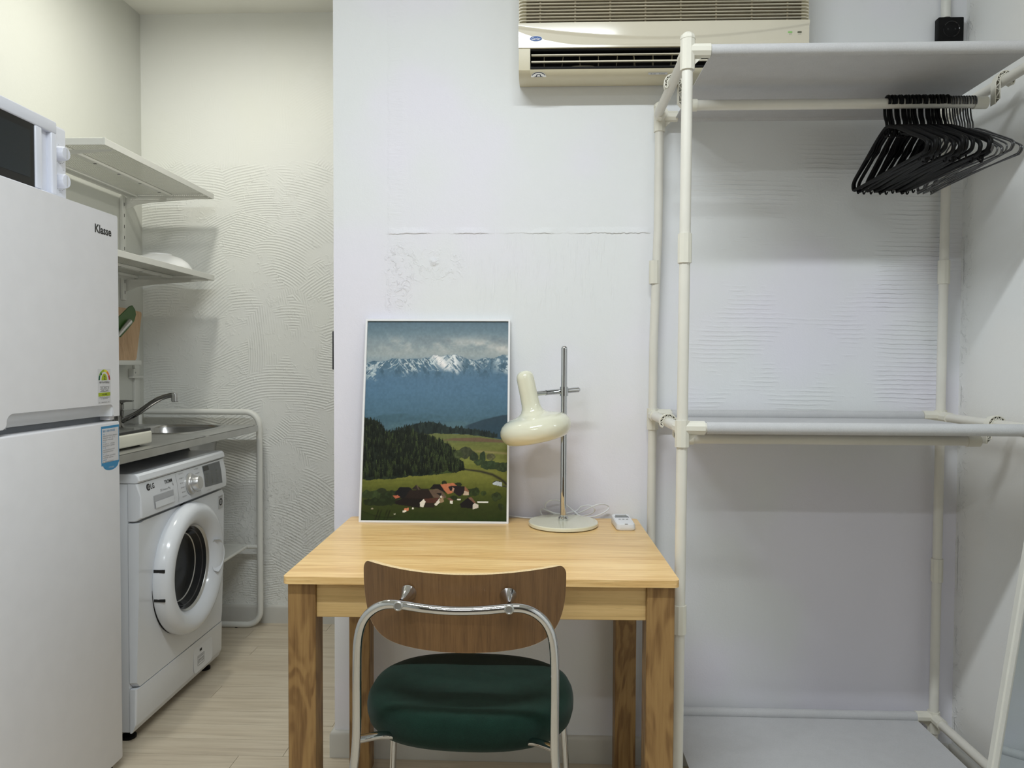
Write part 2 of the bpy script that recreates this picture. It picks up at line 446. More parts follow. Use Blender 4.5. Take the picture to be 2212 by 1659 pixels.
def mirror_glass():
    t = NT('mirror_glass'); return t.out((.72, .78, .78, 1), .01, 1.0)
M['mirror'] = mirror_glass()
def clear_glass(name, tint=(.9, .95, .95, 1)):
    t = NT(name); return t.out(tint, .02, 0, Transmission_Weight=1.0, IOR=1.3)
M['door_glass'] = clear_glass('washer_door_glass', (.75, .78, .8, 1))
M['window_dark'] = plain('oven_window_glass', (.012, .017, .022, 1), .1, var=.1)
M['drum'] = plain('drum_steel', (.1, .1, .105, 1), .3, 1.0)
def lamp_mat(name, c, e):
    t = NT(name); t.out((1, 1, 1, 1), .5); t.set(t.p, 'Emission Color', c); t.set(t.p, 'Emission Strength', e); return t.m
M['lamp_housing'] = plain('lamp_housing', srgb(225, 225, 225), .5)

# ================================================================== THE SETTING
XL, XC, XR = -1.722, -.586, 1.152       # left wall, outer corner of the main wall, right wall
YM, YK, YF = 2.12, 3.21, -2.3           # main wall, kitchen back wall, wall behind the camera
ZC = 2.618
def struct(name, mb, mat, **k):
    o = mb.build(name, mat, **k); o['kind'] = 'structure'; return o
struct('wall_back', MB().box(XC, XR+.12, YM, YM+.14, 0, ZC), M['wall'])
struct('wall_kitchen', MB().box(XL-.12, .2, YK, YK+.12, 0, ZC), M['wall_kitchen'])
struct('wall_left', MB().box(XL-.12, XL, YF-.12, YK, 0, ZC), M['wall_left'])
struct('wall_right', MB().box(XR, XR+.12, YF-.12, YM, 0, ZC), M['wall_right'])
struct('wall_front', MB().box(XL, XR, YF-.12, YF, 0, ZC), plain('wall_paint_back', srgb(84, 76, 68), .7))
struct('wall_kitchen_side', MB().box(.2, .32, YM+.14, YK+.12, 0, ZC), M['wall_side'])
struct('ceiling', MB().box(XL-.12, XR+.12, YF-.12, YK+.12, ZC, ZC+.1), M['ceiling'])
fl = struct('floor', MB().box(XL-.12, XR+.12, YF-.12, YK+.12, -.08, -.0042), M['underfloor'])
# floor planks, each an object; they run along X
PW, PL = .0915, .92
plank_mesh = None
y = YK - .004; row = 0; offs = -1.106
while y - PW > YF:
    y1, y0 = y, y-PW
    ph = (-1.106 + (row-7)*.137*(-1 if row % 3 else 1.7)) % PL
    x = XL - PL + ((ph - XL) % PL)
    if y0 < .55:                                  # behind the camera: longer pieces, still real boards
        pass
    while x < XR:
        a, b = max(x, XL+.001), min(x+PL-.0012, XR-.001)
        if y0 > YM: b = min(b, .19)
        if b - a > .01:
            if abs((b-a) - (PL-.0012)) < 1e-6:
                if plank_mesh is None:
                    ob = MB().box(0, PL-.0012, 0, PW-.0011, -.0042, 0).build('plank', M['plank'], fl, smooth=False, local=True); plank_mesh = ob.data
                else: ob = bpy.data.objects.new('plank', plank_mesh); link(ob, fl)
            else: ob = MB().box(0, b-a, 0, PW-.0011, -.0042, 0).build('plank', M['plank'], fl, smooth=False, local=True)
            ob.location = (a, y0, 0)
        x += PL
    y -= PW; row += 1
# baseboards with a rounded top edge
def baseboard(name, path, n_in):
    """path of 2D corner points at the wall; n_in: thickness offset side"""
    prof = [(0, 0), (.012, 0), (.012, .066), (.010, .072), (.006, .0755), (0, .0765)]
    mb = MB(); P = [Vector((*p, 0)) for p in path]; rings = []
    for i, p in enumerate(P):
        d0 = (P[i]-P[i-1]).normalized() if i else (P[1]-P[0]).normalized()
        d1 = (P[i+1]-P[i]).normalized() if i < len(P)-1 else d0
        n0 = Vector((d0.y, -d0.x, 0)); n1 = Vector((d1.y, -d1.x, 0)); nn = (n0+n1); nn = nn/max(.3, nn.dot(n0)) if nn.length > .1 else n0
        rings.append([mb.b.verts.new(p + nn*a*n_in + Vector((0, 0, z))) for a, z in prof])
    for A, B in zip(rings, rings[1:]):
        for k in range(len(prof)-1): mb.b.faces.new((A[k], A[k+1], B[k+1], B[k]))
        mb.b.faces.new((A[-1], A[0], B[0], B[-1]))
    mb.b.faces.new(rings[0][::-1]); mb.b.faces.new(rings[-1])
    return struct(name, mb, M['baseboard'])
baseboard('baseboard_back', [(XC, YM+.139), (XC, YM), (XR-.013, YM)], 1)
baseboard('baseboard_kitchen', [(XL, YK), (.19, YK)], 1)
baseboard('baseboard_right', [(XR, YM-.0), (XR, YF)], 1)
baseboard('baseboard_left', [(XL, YF), (XL, YK-.013)], 1)

# ceiling lamps that carry the area lights
for nm, yy, lab in (('ceiling_lamp', .70, 'long white tube lamp on the ceiling nearer the desk'), ('ceiling_lamp', -1.2, 'long white tube lamp on the ceiling near the back of the room')):
    dx = 0 if yy > 0 else -.2
    t = thing(nm, lab, 'lamp', (-.25+dx, yy, ZC), group='tube lamps on the ceiling')
    MB().box(-.85+dx, .35+dx, yy-.055, yy+.055, 2.575, ZC, .004).build('housing', M['lamp_housing'], t)
    MB().box(-.81+dx, .31+dx, yy-.041, yy+.041, 2.560, 2.576, .003).build('diffuser', lamp_mat('tube_diffuser', (.93, .965, 1, 1), 3.0), t)
t = thing('ceiling_lamp', 'small round lamp on the kitchen ceiling', 'lamp', (-1.17, 2.42, ZC))
MB().lathe([(.0, 0), (.10, 0), (.10, -.03), (.085, -.035), (0, -.035)], (-1.17, 2.42, ZC)).build('housing', M['lamp_housing'], t)
MB().lathe([(.0, -.0352), (.078, -.0352), (.07, -.040), (0, -.041)], (-1.17, 2.42, ZC)).build('diffuser', lamp_mat('round_diffuser', (1, .95, .82, 1), 4.0), t)

# light switch on the end face of the main wall, seen edge-on
t = thing('light_switch', 'dark switch plate on the narrow end of the white wall', 'switch', (XC, YM+.05, 1.167))
MB().box(XC-.009, XC, YM+.014, YM+.086, 1.112, 1.222, .002).build('plate', M['switch_grey'], t)
MB().box(XC-.0105, XC-.008, YM+.03, YM+.07, 1.13, 1.20, .001).build('rocker', M['switch_grey'], t)

# ================================================================== DESK
TB = thing('desk', 'rectangular light oak desk standing against the white wall', 'desk', (-.519, 1.491, 0), .0165)
mb = MB()
pl = rrect(0, .80, 0, .60, .012)
mb.prism(pl, lambda a, b: (a, b, .6855), lambda a, b: (a, b, .70))
mb.build('tabletop', M['oak'], TB, local=True)
LW = .0565
legmesh = None
for lx, ly in ((.008, .010), (.8-.008-LW, .010), (.008, .59-LW), (.8-.008-LW, .59-LW)):
    if legmesh is None:
        ob = MB().box(0, LW, 0, LW, 0, .6853, .002, 1).build('leg', M['leg_wood'], TB, local=True); legmesh = ob.data
    else: ob = bpy.data.objects.new('leg', legmesh); link(ob, TB)
    ob.location = (lx, ly, 0)
a0, a1 = .008+LW, .8-.008-LW
for bx in ((a0, a1, .018, .036), (a0, a1, .564, .582)):
    MB().box(bx[0], bx[1], bx[2], bx[3], .613, .6853, .001, 1).build('apron', M['oak_edge'], TB, local=True)
for x0 in (.022, .8-.022-.018):
    MB().box(x0, x0+.018, .010+LW, .59-LW, .613, .6853, .001, 1).build('apron', M['oak_edge'], TB, local=True)

# ================================================================== FRAMED PICTURE (flat print of an alpine valley)
def vnoise(h, w_, fx, fy, seed, octv=4, rough=.5):
    r = np.random.RandomState(seed); out = np.zeros((h, w_)); amp = 1; tot = 0
    for o_ in range(octv):
        gx, gy = int(fx*2**o_)+3, int(fy*2**o_)+3
        g = r.rand(gy, gx)
        X = np.linspace(0, fx*2**o_, w_); Y = np.linspace(0, fy*2**o_, h)
        xi, yi = X.astype(int), Y.astype(int); tx, ty = X-xi, Y-yi
        tx = tx*tx*(3-2*tx); ty = (ty*ty*(3-2*ty))[:, None]
        A = g[np.ix_(yi, xi)]*(1-tx)+g[np.ix_(yi, xi+1)]*tx; B = g[np.ix_(yi+1, xi)]*(1-tx)+g[np.ix_(yi+1, xi+1)]*tx
        out += amp*(A*(1-ty)+B*ty); tot += amp; amp *= rough
    return out/tot
def landscape(Hh, Ww):
    v, u = np.meshgrid(np.linspace(0, 1, Hh), np.linspace(0, 1, Ww), indexing='ij')
    img = np.zeros((Hh, Ww, 3)); c = lambda *a: np.array(a, float)
    def blend(mask, colr):
        nonlocal img
        m = np.clip(mask, 0, 1)[..., None]; img = img*(1-m)+np.asarray(colr, float)*m
    def grad(vals, stops):
        xs = [s[0] for s in stops]; return np.stack([np.interp(vals, xs, [s[1][k] for s in stops]) for k in range(3)], -1)
    def line(xs, ys): return np.interp(u, xs, ys)
    N = lambda fx, fy, sd, o_=4, r=.55: vnoise(Hh, Ww, fx, fy, sd, o_, r)
    s = lambda x, a, b: np.clip((x-a)/(b-a), 0, 1)
    img = grad(v, [(0, (84, 106, 120)), (.06, (104, 124, 134)), (.10, (126, 140, 146)), (.16, (140, 150, 152)), (.2, (134, 148, 154)), (.25, (130, 146, 154))])
    cl = N(5, 11, 3, 5)
    band = np.exp(-((v-.118-.015*u)/.038)**2)
    blend(s(cl, .40, .60)*band*s(u, .02, .25), (190, 188, 182))
    blend(s(N(6, 14, 9), .5, .7)*np.exp(-((v-.10)/.03)**2)*.5, (112, 124, 130))
    blend(np.exp(-((v-.172)/.016)**2)*.35, (160, 166, 164))
    ridge = line([0, .045, .1, .16, .2, .28, .34, .4, .44, .48, .53, .57, .62, .66, .7, .76, .8, .84, .88, .92, .955, 1],
                 [.222, .202, .208, .196, .188, .196, .190, .192, .184, .172, .178, .170, .168, .178, .190, .198, .192, .184, .190, .184, .170, .170])
    ridge = ridge + .010*(vnoise(1, Ww, 60, 1, 11, 4)-.5)
    body = grad(v, [(.17, (92, 116, 130)), (.24, (84, 112, 132)), (.3, (80, 110, 134)), (.36, (80, 111, 135)), (.44, (76, 106, 126)), (.5, (72, 100, 116)), (.56, (74, 98, 108))])
    blend(s(v, ridge, ridge+.003), body)
    blend(s(v, ridge, ridge+.003)*s(N(26, 22, 21, 5, .65), .55, .62)*s(.30-v, 0, .04)*.5, (56, 80, 96))
    # snow gullies running down from the ridge: ridged noise along two slants
    def slant(k, fu, fv, sd):
        n_ = vnoise(512, 512, fu, fv, sd, 3, .5); a_ = np.clip(((u*.8+k*(v-.17)+.1)*511), 0, 511).astype(int); b_ = np.clip((v-.15)/.25*511, 0, 511).astype(int)
        return 1-np.abs(2*n_[b_, a_]-1)
    depth = line([0, .07, .14, .2, .26, .34, .42, .5, .58, .64, .7, .78, .86, .93, 1], [.09, .11, .07, .07, .10, .09, .07, .10, .09, .11, .07, .06, .07, .09, .11])
    inside = s(v, ridge+.001, ridge+.005)*s(ridge+depth-v, 0, .035)
    rl = slant(.9, 64, 9, 41); rr = slant(-.9, 64, 9, 42)
    g = np.where(N(7, 5, 43, 2) > .5, rl, rr)
    blend(inside*s(N(30, 34, 48, 4, .6), .58, .44)*.35, (58, 82, 98))
    blend(inside*s(g, .85, .95)*s(N(11, 14, 44, 4), .40, .52)*.95, (192, 200, 200))
    blend(inside*s(N(26, 24, 46, 5, .6), .60, .66)*s(ridge+depth*.55-v, 0, .02)*.7, (186, 194, 196))
    bright = np.exp(-((u-.51-(v-.19)*1.1)/.045)**2)*s(v, ridge, ridge+.004)*s(.262-v, 0, .03)
    blend(bright*s(slant(1.1, 80, 6, 55), .45, .7), (228, 224, 222))
    blend(np.exp(-((u-.62-(v-.2)*.1)/.05)**2)*inside*s(slant(-.8, 80, 6, 56), .62, .8), (214, 216, 216))
    blend(inside*s(u, .88, .95)*s(N(22, 34, 57, 5), .44, .52)*.9, (196, 204, 206))
    blend(inside*s(.16-u, 0, .08)*s(v-ridge, .035, .05)*s(N(22, 34, 58, 5), .44, .52)*.8, (170, 184, 188))
    # hazy low hills
    h1 = line([0, .2, .35, .5, .6, .75, 1], [.50, .468, .474, .47, .495, .49, .47])+.004*np.sin(u*40)
    blend(s(v, h1, h1+.004)*.55*s(N(6, 30, 61), .3, .6), (62, 88, 98))
    blend(s(v, .505+.01*np.sin(u*9), .515+.01*np.sin(u*9))*.4*s(N(9, 40, 62), .4, .6), (84, 112, 118))
    h2 = line([.66, .74, .82, .9, .96, 1.0], [.54, .52, .50, .485, .475, .472])
    blend(s(v, h2, h2+.005)*s(u, .68, .74), (48, 66, 78)); blend(s(v, h2+.02, h2+.05)*s(u, .72, .8)*.6, (46, 68, 82))
    # fields
    blend(s(v, line([0, .3, .5, .75, 1], [.62, .575, .568, .574, .60]), line([0, .3, .5, .75, 1], [.622, .577, .570, .576, .603])), (98, 104, 62))
    f1 = s(v, line([.5, .62, .8, 1], [.603, .592, .588, .603]), line([.5, .62, .8, 1], [.606, .595, .591, .606]))*s(line([.5, .62, .8, 1], [.607, .607, .612, .616])-v, 0, .003)*s(u, .5, .62)
    blend(f1*s(u, .42, .5), (102, 84, 66))
    blend(s(v, .614, .617)*s(u, .45, .5), grad(v, [(.61, (104, 110, 62)), (.65, (108, 112, 60)), (.7, (118, 122, 62)), (.76, (102, 106, 46)), (.82, (88, 94, 38)), (.88, (72, 78, 32)), (1, (42, 52, 22))]))
    blend(s(v, .735, .745), grad(v, [(.74, (112, 114, 54)), (.79, (108, 110, 50)), (.83, (90, 94, 40)), (.88, (62, 70, 28)), (.93, (50, 58, 24)), (1, (38, 48, 20))]))
    blend(s(N(5, 60, 71, 4), .5, .7)*s(v, .6, .62)*.18, (60, 66, 26))
    blend(np.exp(-((v-.655-.05*(u-.75))/.006)**2)*s(u, .75, .8)*.6, (150, 134, 98))
    # winding track
    tr = line([.62, .72, .82, .9, .96, 1.0], [.735, .748, .757, .772, .795, .82])
    blend(np.exp(-((v-tr)/line([.6, 1], [.0022, .008]))**2)*s(u, .62, .66), (46, 44, 34))
    # tree stands with pointed tops
    def stand(xs, top, bot, amp, seed, base, light, n, fr=1.0, left=0, right=1):
        r = np.random.RandomState(seed); uu = u[0]; tv = np.interp(uu, xs, top).copy(); tp = tv.copy()
        for _ in range(n):
            cx = r.uniform(left, right); hgt = amp*r.uniform(.4, 1); wd = r.uniform(.006, .016)*fr
            b_ = np.interp(cx, xs, top)
            tp = np.minimum(tp, b_+.35*amp - hgt*np.clip(1-np.abs(uu-cx)/wd, 0, 1) + (np.abs(uu-cx) > wd)*1)
        tp = np.where(tp > tv+.4*amp, tv+.35*amp, tp)
        bt = np.interp(uu, xs, bot) + .010*(vnoise(1, Ww, 40, 1, seed+1, 3)[0]-.5)
        m = (v > tp[None]) & (v < bt[None]) & (u >= left) & (u <= right)
        img[m] = base
        tex = N(46, 26, seed+2, 4, .6)
        blend(m*s(tex, .52, .66)*.85, light)
        blend(m*s(N(60, 16, seed+3, 3), .55, .65)*.5, np.array(base)*.5)
        return m
    stand([.25, .33, .4, .5, .6, .62, .65, .75, .85, .93], [.545, .53, .515, .518, .54, .545, .54, .548, .56, .575], [.59, .575, .575, .57, .572, .57, .572, .575, .585, .59], .022, 5, (34, 44, 42), (48, 60, 54), 90, 1, .24, .93)
    mf = stand([0, .05, .12, .15, .2, .3, .4, .5, .55, .6, .66, .69], [.50, .505, .53, .56, .565, .555, .575, .60, .615, .64, .69, .74],
          [.805, .805, .80, .80, .80, .785, .78, .775, .77, .765, .76, .755], .024, 8, (28, 36, 28), (44, 52, 34), 170, 1, 0, .69)
    blend(mf*s(N(22, 20, 91, 4), .5, .64)*s(u, .48, .6)*s(v, .63, .7), (78, 92, 48))
    blend(mf*s(N(14, 14, 92, 4), .54, .66)*s(v, .68, .76)*.8, (64, 78, 40))
    # single conifers painted from the back row to the front
    rt = np.random.RandomState(77); TR = []
    for _ in range(1100):
        tx = rt.uniform(-.01, .70); top = np.interp(tx, [0, .05, .12, .15, .2, .3, .4, .5, .55, .6, .66, .69], [.50, .505, .53, .56, .565, .555, .575, .60, .615, .64, .69, .74])
        bot = np.interp(tx, [0, .3, .69], [.80, .785, .755]); TR.append((rt.uniform(top+.012, bot), tx))
    TR.sort()
    for by, tx in TR:
        hh = rt.uniform(.026, .050); ww = rt.uniform(.009, .015); lit = rt.uniform(0, 1)
        y0_, y1_ = int((by-hh)*Hh), int(by*Hh); x0_, x1_ = int((tx-ww)*Ww), int((tx+ww)*Ww)+1
        x0_, x1_, y0_, y1_ = max(0, x0_), min(Ww, x1_), max(0, y0_), min(Hh, y1_)
        if x1_ <= x0_ or y1_ <= y0_: continue
        uu_, vv_ = u[y0_:y1_, x0_:x1_], v[y0_:y1_, x0_:x1_]; fr = (vv_-(by-hh))/hh
        m_ = (np.abs(uu_-tx) < ww*fr**.8*(.75+.25*np.sin(vv_*900+tx*99)))
        warm = 1.0 if (lit > .80 or (tx > .45 and lit > .45) or (by > .73 and lit > .55)) else 0.0
        c_ = np.array((30, 37, 27))*(.8+.5*lit) + warm*np.array((34, 40, 14))*rt.uniform(.4, 1)
        sh = np.where(uu_ > tx+ww*.15, 1.12, .72)[..., None]*(.55+.6*(1-fr))[..., None]
        blk = img[y0_:y1_, x0_:x1_]; blk[m_] = (c_*sh)[m_]
    for cx, cy, rx, ry, cc in ((.72, .665, .055, .028, (52, 56, 40)), (.66, .675, .03, .02, (56, 64, 40)), (.77, .685, .03, .022, (40, 48, 34)), (.83, .69, .022, .03, (44, 56, 38)), (.89, .685, .03, .018, (76, 76, 52)),
                               (.88, .725, .07, .022, (44, 56, 36)), (.97, .735, .06, .022, (48, 58, 38)), (.8, .712, .03, .015, (50, 62, 38)),
                               (.08, .875, .09, .022, (44, 54, 30)), (.2, .885, .08, .03, (34, 42, 24)), (.12, .91, .12, .02, (32, 40, 22)), (.14, .855, .03, .012, (40, 46, 28)), (.24, .862, .03, .010, (36, 44, 28)),
                               (.77, .86, .05, .022, (40, 50, 26)), (.84, .865, .02, .012, (44, 54, 28)), (.93, .88, .035, .022, (42, 50, 28)), (.96, .93, .022, .016, (38, 46, 26)), (.57, .815, .02, .012, (36, 42, 24)),
                               (.63, .888, .035, .015, (34, 42, 24)), (.66, .822, .03, .010, (34, 42, 24))):
        d = ((u-cx)/rx)**2+((v-cy)/ry)**2 + (N(34, 34, int(cx*1000), 3)-.5)*1.6
        blend(s(1-d, 0, .12), cc); blend(s(1-d, .1, .4)*s(N(70, 70, int(cx*990), 2), .5, .7)*.5, np.array(cc)*1.5)
    # farm houses: polygons in print coordinates (px of the close crop, 1300 x 560)
    def poly(pts, colr, K=1.0):
        P = [((x-5)/1305.0*.62*1.0, y) for x, y in pts]
        n = len(pts); ins = np.zeros(u.shape, bool)
        for i in range(n):
            x0, y0 = pts[i]; x1, y1 = pts[(i+1) % n]
            cond = ((y0 > v) != (y1 > v)); xx = (x1-x0)*(v-y0)/((y1-y0) if y1 != y0 else 1e-9)+x0
            ins ^= cond & (u < xx)
        img[ins] = colr
    # crop of the photo: x 780..1110, y 1000..1140 shown 6.703 times larger
    def q(x, y):
        X = 780+x/6.703; Y = 1000+y/6.703
        vv = (Y-689.5)/(1124-689.5); xl = 799.5-(799.5-779)*vv; xr = 1101.5-(1101.5-1094)*vv
        return ((X-xl)/(xr-xl), vv)
    def P_(lst, colr): poly([q(*p) for p in lst], colr)
    P_([(490, 440), (560, 355), (705, 355), (740, 390), (640, 510), (520, 520)], (24, 24, 26))
    P_([(735, 385), (800, 325), (870, 370), (850, 400)], (44, 38, 34)); P_([(800, 325), (815, 325), (850, 392), (835, 395)], (84, 70, 60))
    P_([(480, 560), (640, 500), (700, 400), (990, 395), (1050, 500), (850, 570)], (38, 30, 27))
    P_([(860, 380), (990, 375), (980, 398), (860, 398)], (40, 36, 30))
    P_([(490, 570), (600, 510), (905, 520), (850, 590), (850, 650), (500, 600)], (28, 24, 22))
    P_([(985, 395), (1110, 378), (1180, 410), (1240, 490), (1220, 510), (1050, 500)], (92, 76, 64)); P_([(1090, 435), (1170, 440), (1150, 480)], (30, 26, 26))
    P_([(985, 385), (1060, 308), (1150, 308), (1200, 380), (1240, 450), (1180, 410), (1110, 378)], (28, 24, 24))
    P_([(1150, 312), (1340, 290), (1390, 330), (1310, 345), (1300, 380), (1330, 430), (1260, 450), (1210, 400)], (176, 108, 78))
    P_([(1265, 345), (1310, 330), (1505, 335), (1500, 420), (1440, 480), (1400, 470), (1350, 430), (1320, 400), (1290, 400)], (34, 28, 30)); P_([(1330, 350), (1355, 370), (1335, 430), (1320, 400)], (170, 130, 108))
    P_([(1505, 335), (1560, 395), (1565, 460), (1500, 420)], (128, 88, 66)); P_([(1500, 400), (1560, 420), (1560, 465), (1480, 460)], (180, 160, 140))
    P_([(905, 520), (1140, 500), (1100, 575), (930, 580)], (74, 46, 38)); P_([(850, 575), (905, 522), (935, 560), (900, 640), (855, 630)], (214, 208, 196)); P_([(935, 575), (1060, 575), (1060, 640), (905, 640)], (40, 34, 28))
    P_([(1060, 600), (1140, 505), (1150, 560), (1090, 620)], (206, 198, 186)); P_([(1130, 540), (1190, 470), (1200, 560), (1150, 580)], (140, 118, 92)); P_([(1145, 480), (1170, 470), (1175, 505), (1150, 505)], (208, 200, 190))
    P_([(1240, 510), (1290, 500), (1340, 540), (1290, 545)], (110, 74, 62)); P_([(1285, 545), (1330, 540), (1325, 590), (1285, 580)], (216, 210, 200))
    P_([(1430, 590), (1560, 490), (1650, 580), (1610, 650), (1450, 640)], (26, 24, 24)); P_([(1550, 500), (1600, 488), (1665, 572), (1640, 575)], (112, 82, 68)); P_([(1615, 600), (1645, 572), (1700, 600), (1695, 640), (1620, 662)], (196, 188, 176))
    P_([(460, 478), (530, 472), (570, 500), (500, 520)], (168, 96, 72)); P_([(620, 660), (690, 648), (690, 690), (620, 700)], (190, 118, 84)); P_([(600, 690), (655, 680), (650, 710), (600, 715)], (214, 206, 190))
    P_([(735, 660), (750, 635), (765, 665), (740, 672)], (216, 208, 196)); P_([(1680, 550), (1840, 550), (1840, 568), (1690, 570)], (218, 216, 208)); P_([(1390, 515), (1440, 515), (1445, 535), (1395, 535)], (206, 200, 190))
    P_([(1905, 285), (1960, 255), (2045, 270), (2040, 335), (1915, 310)], (176, 184, 190)); P_([(1895, 285), (1955, 250), (2050, 268), (2045, 276), (1960, 260), (1905, 290)], (50, 52, 52)); P_([(2050, 320), (2110, 330), (2110, 350), (2050, 340)], (60, 60, 54))
    P_([(470, 735), (495, 730), (495, 748), (475, 748)], (200, 194, 180)); P_([(140, 660), (170, 655), (172, 675), (142, 678)], (150, 140, 120))
    blend(s(np.abs(v-.955-.03*np.sin(u*9))*-1, -.004, 0)*s(.26-u, 0, .03)*.8, (26, 32, 16))
    for k in (.105, .125, .165, .185):
        blend(np.exp(-((u-k-.05*(1-v)*3*np.sign(.5)+(v-.97)*.3)/.004)**2)*s(v, .945, .955), (24, 28, 14))
    blend(np.ones_like(u)*.5*s(v, .955, .965)*s(N(20, 30, 99), .4, .7), (36, 50, 16))
    img *= (.94+.12*N(70, 90, 77, 2))[..., None]
    g = np.clip(img/255, 0, 1)
    return np.where(g <= .04045, g/12.92, ((g+.055)/1.055)**2.4)
PIC_BL, PIC_TL = Vector((-.490, 2.013, .7003)), Vector((-.482, 2.104, 1.257))
def picture():
    t = thing('framed_picture', 'alpine valley photograph in a thin white frame leaning on the wall', 'picture', tuple(PIC_BL))
    ex = Vector((.406, .004, 0)).normalized(); ez = (PIC_TL-PIC_BL).normalized(); ey = ex.cross(ez)*-1
    ez = (ez-ex*ez.dot(ex)).normalized(); ey = ez.cross(ex)
    Wd, Ht, f = .406, .562, .0052
    def W3(a, b, d=0): return PIC_BL + ex*a + ez*b + ey*d
    def bar(a0, a1, b0, b1, d0=0.0, d1=.012):
        mb = MB(); mb.prism([(a0, b0), (a1, b0), (a1, b1), (a0, b1)], lambda a, b: W3(a, b, d0), lambda a, b: W3(a, b, d1)); return mb
    for b in ((0, Wd, 0, f), (0, Wd, Ht-f, Ht), (0, f, f, Ht-f), (Wd-f, Wd, f, Ht-f)):
        bar(*b).build('frame_bar', M['pic_frame'], t, smooth=False)
    bar(f, Wd-f, f, Ht-f, .006, .010).build('backing', M['black_plastic'], t, smooth=False)
    Hh, Ww = 440, 312
    colr = landscape(Hh, Ww)
    vv, uu = np.meshgrid(np.linspace(0, 1, Hh), np.linspace(0, 1, Ww), indexing='ij')
    a = f+uu*(Wd-2*f); b = Ht-f-vv*(Ht-2*f)
    O = np.array(PIC_BL) + np.array(ey)*.0055
    V = O + a[..., None]*np.array(ex) + b[..., None]*np.array(ez)
    Mi = np.array(root_matrix(t).inverted()); V = V@Mi[:3, :3].T + Mi[:3, 3]
    idx = np.arange(Hh*Ww).reshape(Hh, Ww)
    F = np.stack([idx[1:, :-1], idx[1:, 1:], idx[:-1, 1:], idx[:-1, :-1]], -1).reshape(-1, 4)
    me = bpy.data.meshes.new('print'); me.vertices.add(Hh*Ww); me.vertices.foreach_set('co', V.reshape(-1))
    me.loops.add(F.size); me.loops.foreach_set('vertex_index', F.reshape(-1).astype(np.int32))
    me.polygons.add(len(F)); me.polygons.foreach_set('loop_start', np.arange(0, F.size, 4, dtype=np.int32))
    me.update(calc_edges=True)
    at = me.color_attributes.new('print_colour', 'FLOAT_COLOR', 'POINT')
    buf = np.ones((Hh*Ww, 4), np.float32); buf[:, :3] = colr.reshape(-1, 3)*1.18
    at.data.foreach_set('color', buf.reshape(-1))
    m = NT('printed_landscape'); an = m.n('ShaderNodeAttribute'); an.attribute_name = 'print_colour'
    m.out(an.outputs['Color'], .35, 0, Specular_IOR_Level=.3)
    me.materials.append(m.m)
    link(bpy.data.objects.new('print', me), t)
picture()

# ================================================================== DESK LAMP
def desk_lamp():
    cx, cy, zt = .063, 2.006, .7003
    t = thing('desk_lamp', 'cream mushroom-shaped desk lamp on a chrome pole', 'lamp', (cx, cy, zt))
    MB().lathe([(0, 0), (.088, 0), (.0905, .0015)], (cx, cy, zt), n=64).build('base_pad', M['black_plastic'], t)
    MB().lathe([(0, .0016), (.0915, .0016), (.0925, .003), (.0925, .0095), (.091, .0115), (.02, .0128), (0, .0128)], (cx, cy, zt), n=72).build('base', M['cream_enamel'], t)
    MB().lathe([(.0, .0128), (.013, .0128), (.0136, .015), (.0136, .020), (.011, .0235), (.0083, .0235)], (cx, cy, zt), n=28).build('collar', M['chrome'], t)
    MB().lathe([(.0083, .022), (.0083, .4715), (.0075, .4755), (.005, .478), (0, .4785)], (cx, cy, zt), n=28).build('pole', M['chrome'], t)
    rl = Vector((-.012, 1.966, 1.0535)); rr = Vector((.105, 2.032, 1.0625)); d = (rr-rl).normalized()
    cp = Vector((cx, cy, 1.0585))
    MB().cyl(cp+Vector((0, -.0, -.012)), cp+Vector((0, 0, .012)), .0112).build('clamp', M['chrome'], t)
    MB().tube([rl, rl+d*.030], .0064, 20).build('arm_socket', M['chrome'], t)
    MB().tube([rl+d*.030, cp-Vector((0, -.012, 0)), rr-d*.003, rr], [.0072, .0072, .0072, .005], 20).build('arm', M['chrome'], t)
    ax = Vector((-.205, -.02, .978)).normalized(); og = Vector((-.005, 1.968, .930))
    prof = [(.050, .030), (.058, .012), (.062, .004), (.068, .0015), (.078, .004), (.0865, .011), (.092, .021), (.0945, .032), (.0925, .043), (.086, .053), (.076, .0605), (.062, .0655), (.048, .0685), (.037, .0725), (.0295, .079), (.0255, .088), (.0238, .100), (.0232, .13), (.0230, .166), (.0215, .175), (.017, .182), (.009, .186), (0, .187)]
    MB().lathe(prof, og, ax, n=80).build('lamp_shade', M['cream_enamel'], t, angle=1.2)
    MB().lathe([(0, .036), (.018, .034), (.027, .022), (.024, .01), (.012, .004), (0, .002)], og, ax, n=28).build('bulb', M['label_white'], t)
desk_lamp()
c1 = [(.063, .708), (.042, .711), (.021, .722), (.015, .738), (.024, .751), (.042, .755), (.058, .748), (.077, .735), (.095, .721), (.113, .710), (.141, .709), (.165, .714), (.188, .725), (.192, .735), (.179, .742), (.162, .743), (.144, .737), (.127, .726), (.105, .714), (.085, .707), (.07, .704), (.058, .704), (.03, .704), (.008, .709), (.003, .719), (.008, .726), (.021, .724), (.042, .718), (.064, .716), (.085, .718), (.103, .721), (.117, .735), (.138, .740), (.151, .733), (.149, .721), (.132, .711), (.1, .7045), (.04, .7035), (-.03, .7035)]
cy_ = [2.088+.010*math.sin(i*1.1) for i in range(len(c1))]
cp_ = [(x, yy, z) for (x, z), yy in zip(c1, cy_)] + [(-.10, 2.108, .7035), (-.2, 2.109, .7035)]
cord = MB().tube(spline(cp_, 6), .0021, 8).build('power_cord', M['white_plastic'], None)
tag(cord, 'thin white cord coiled behind the lamp base on the desk', 'cord')
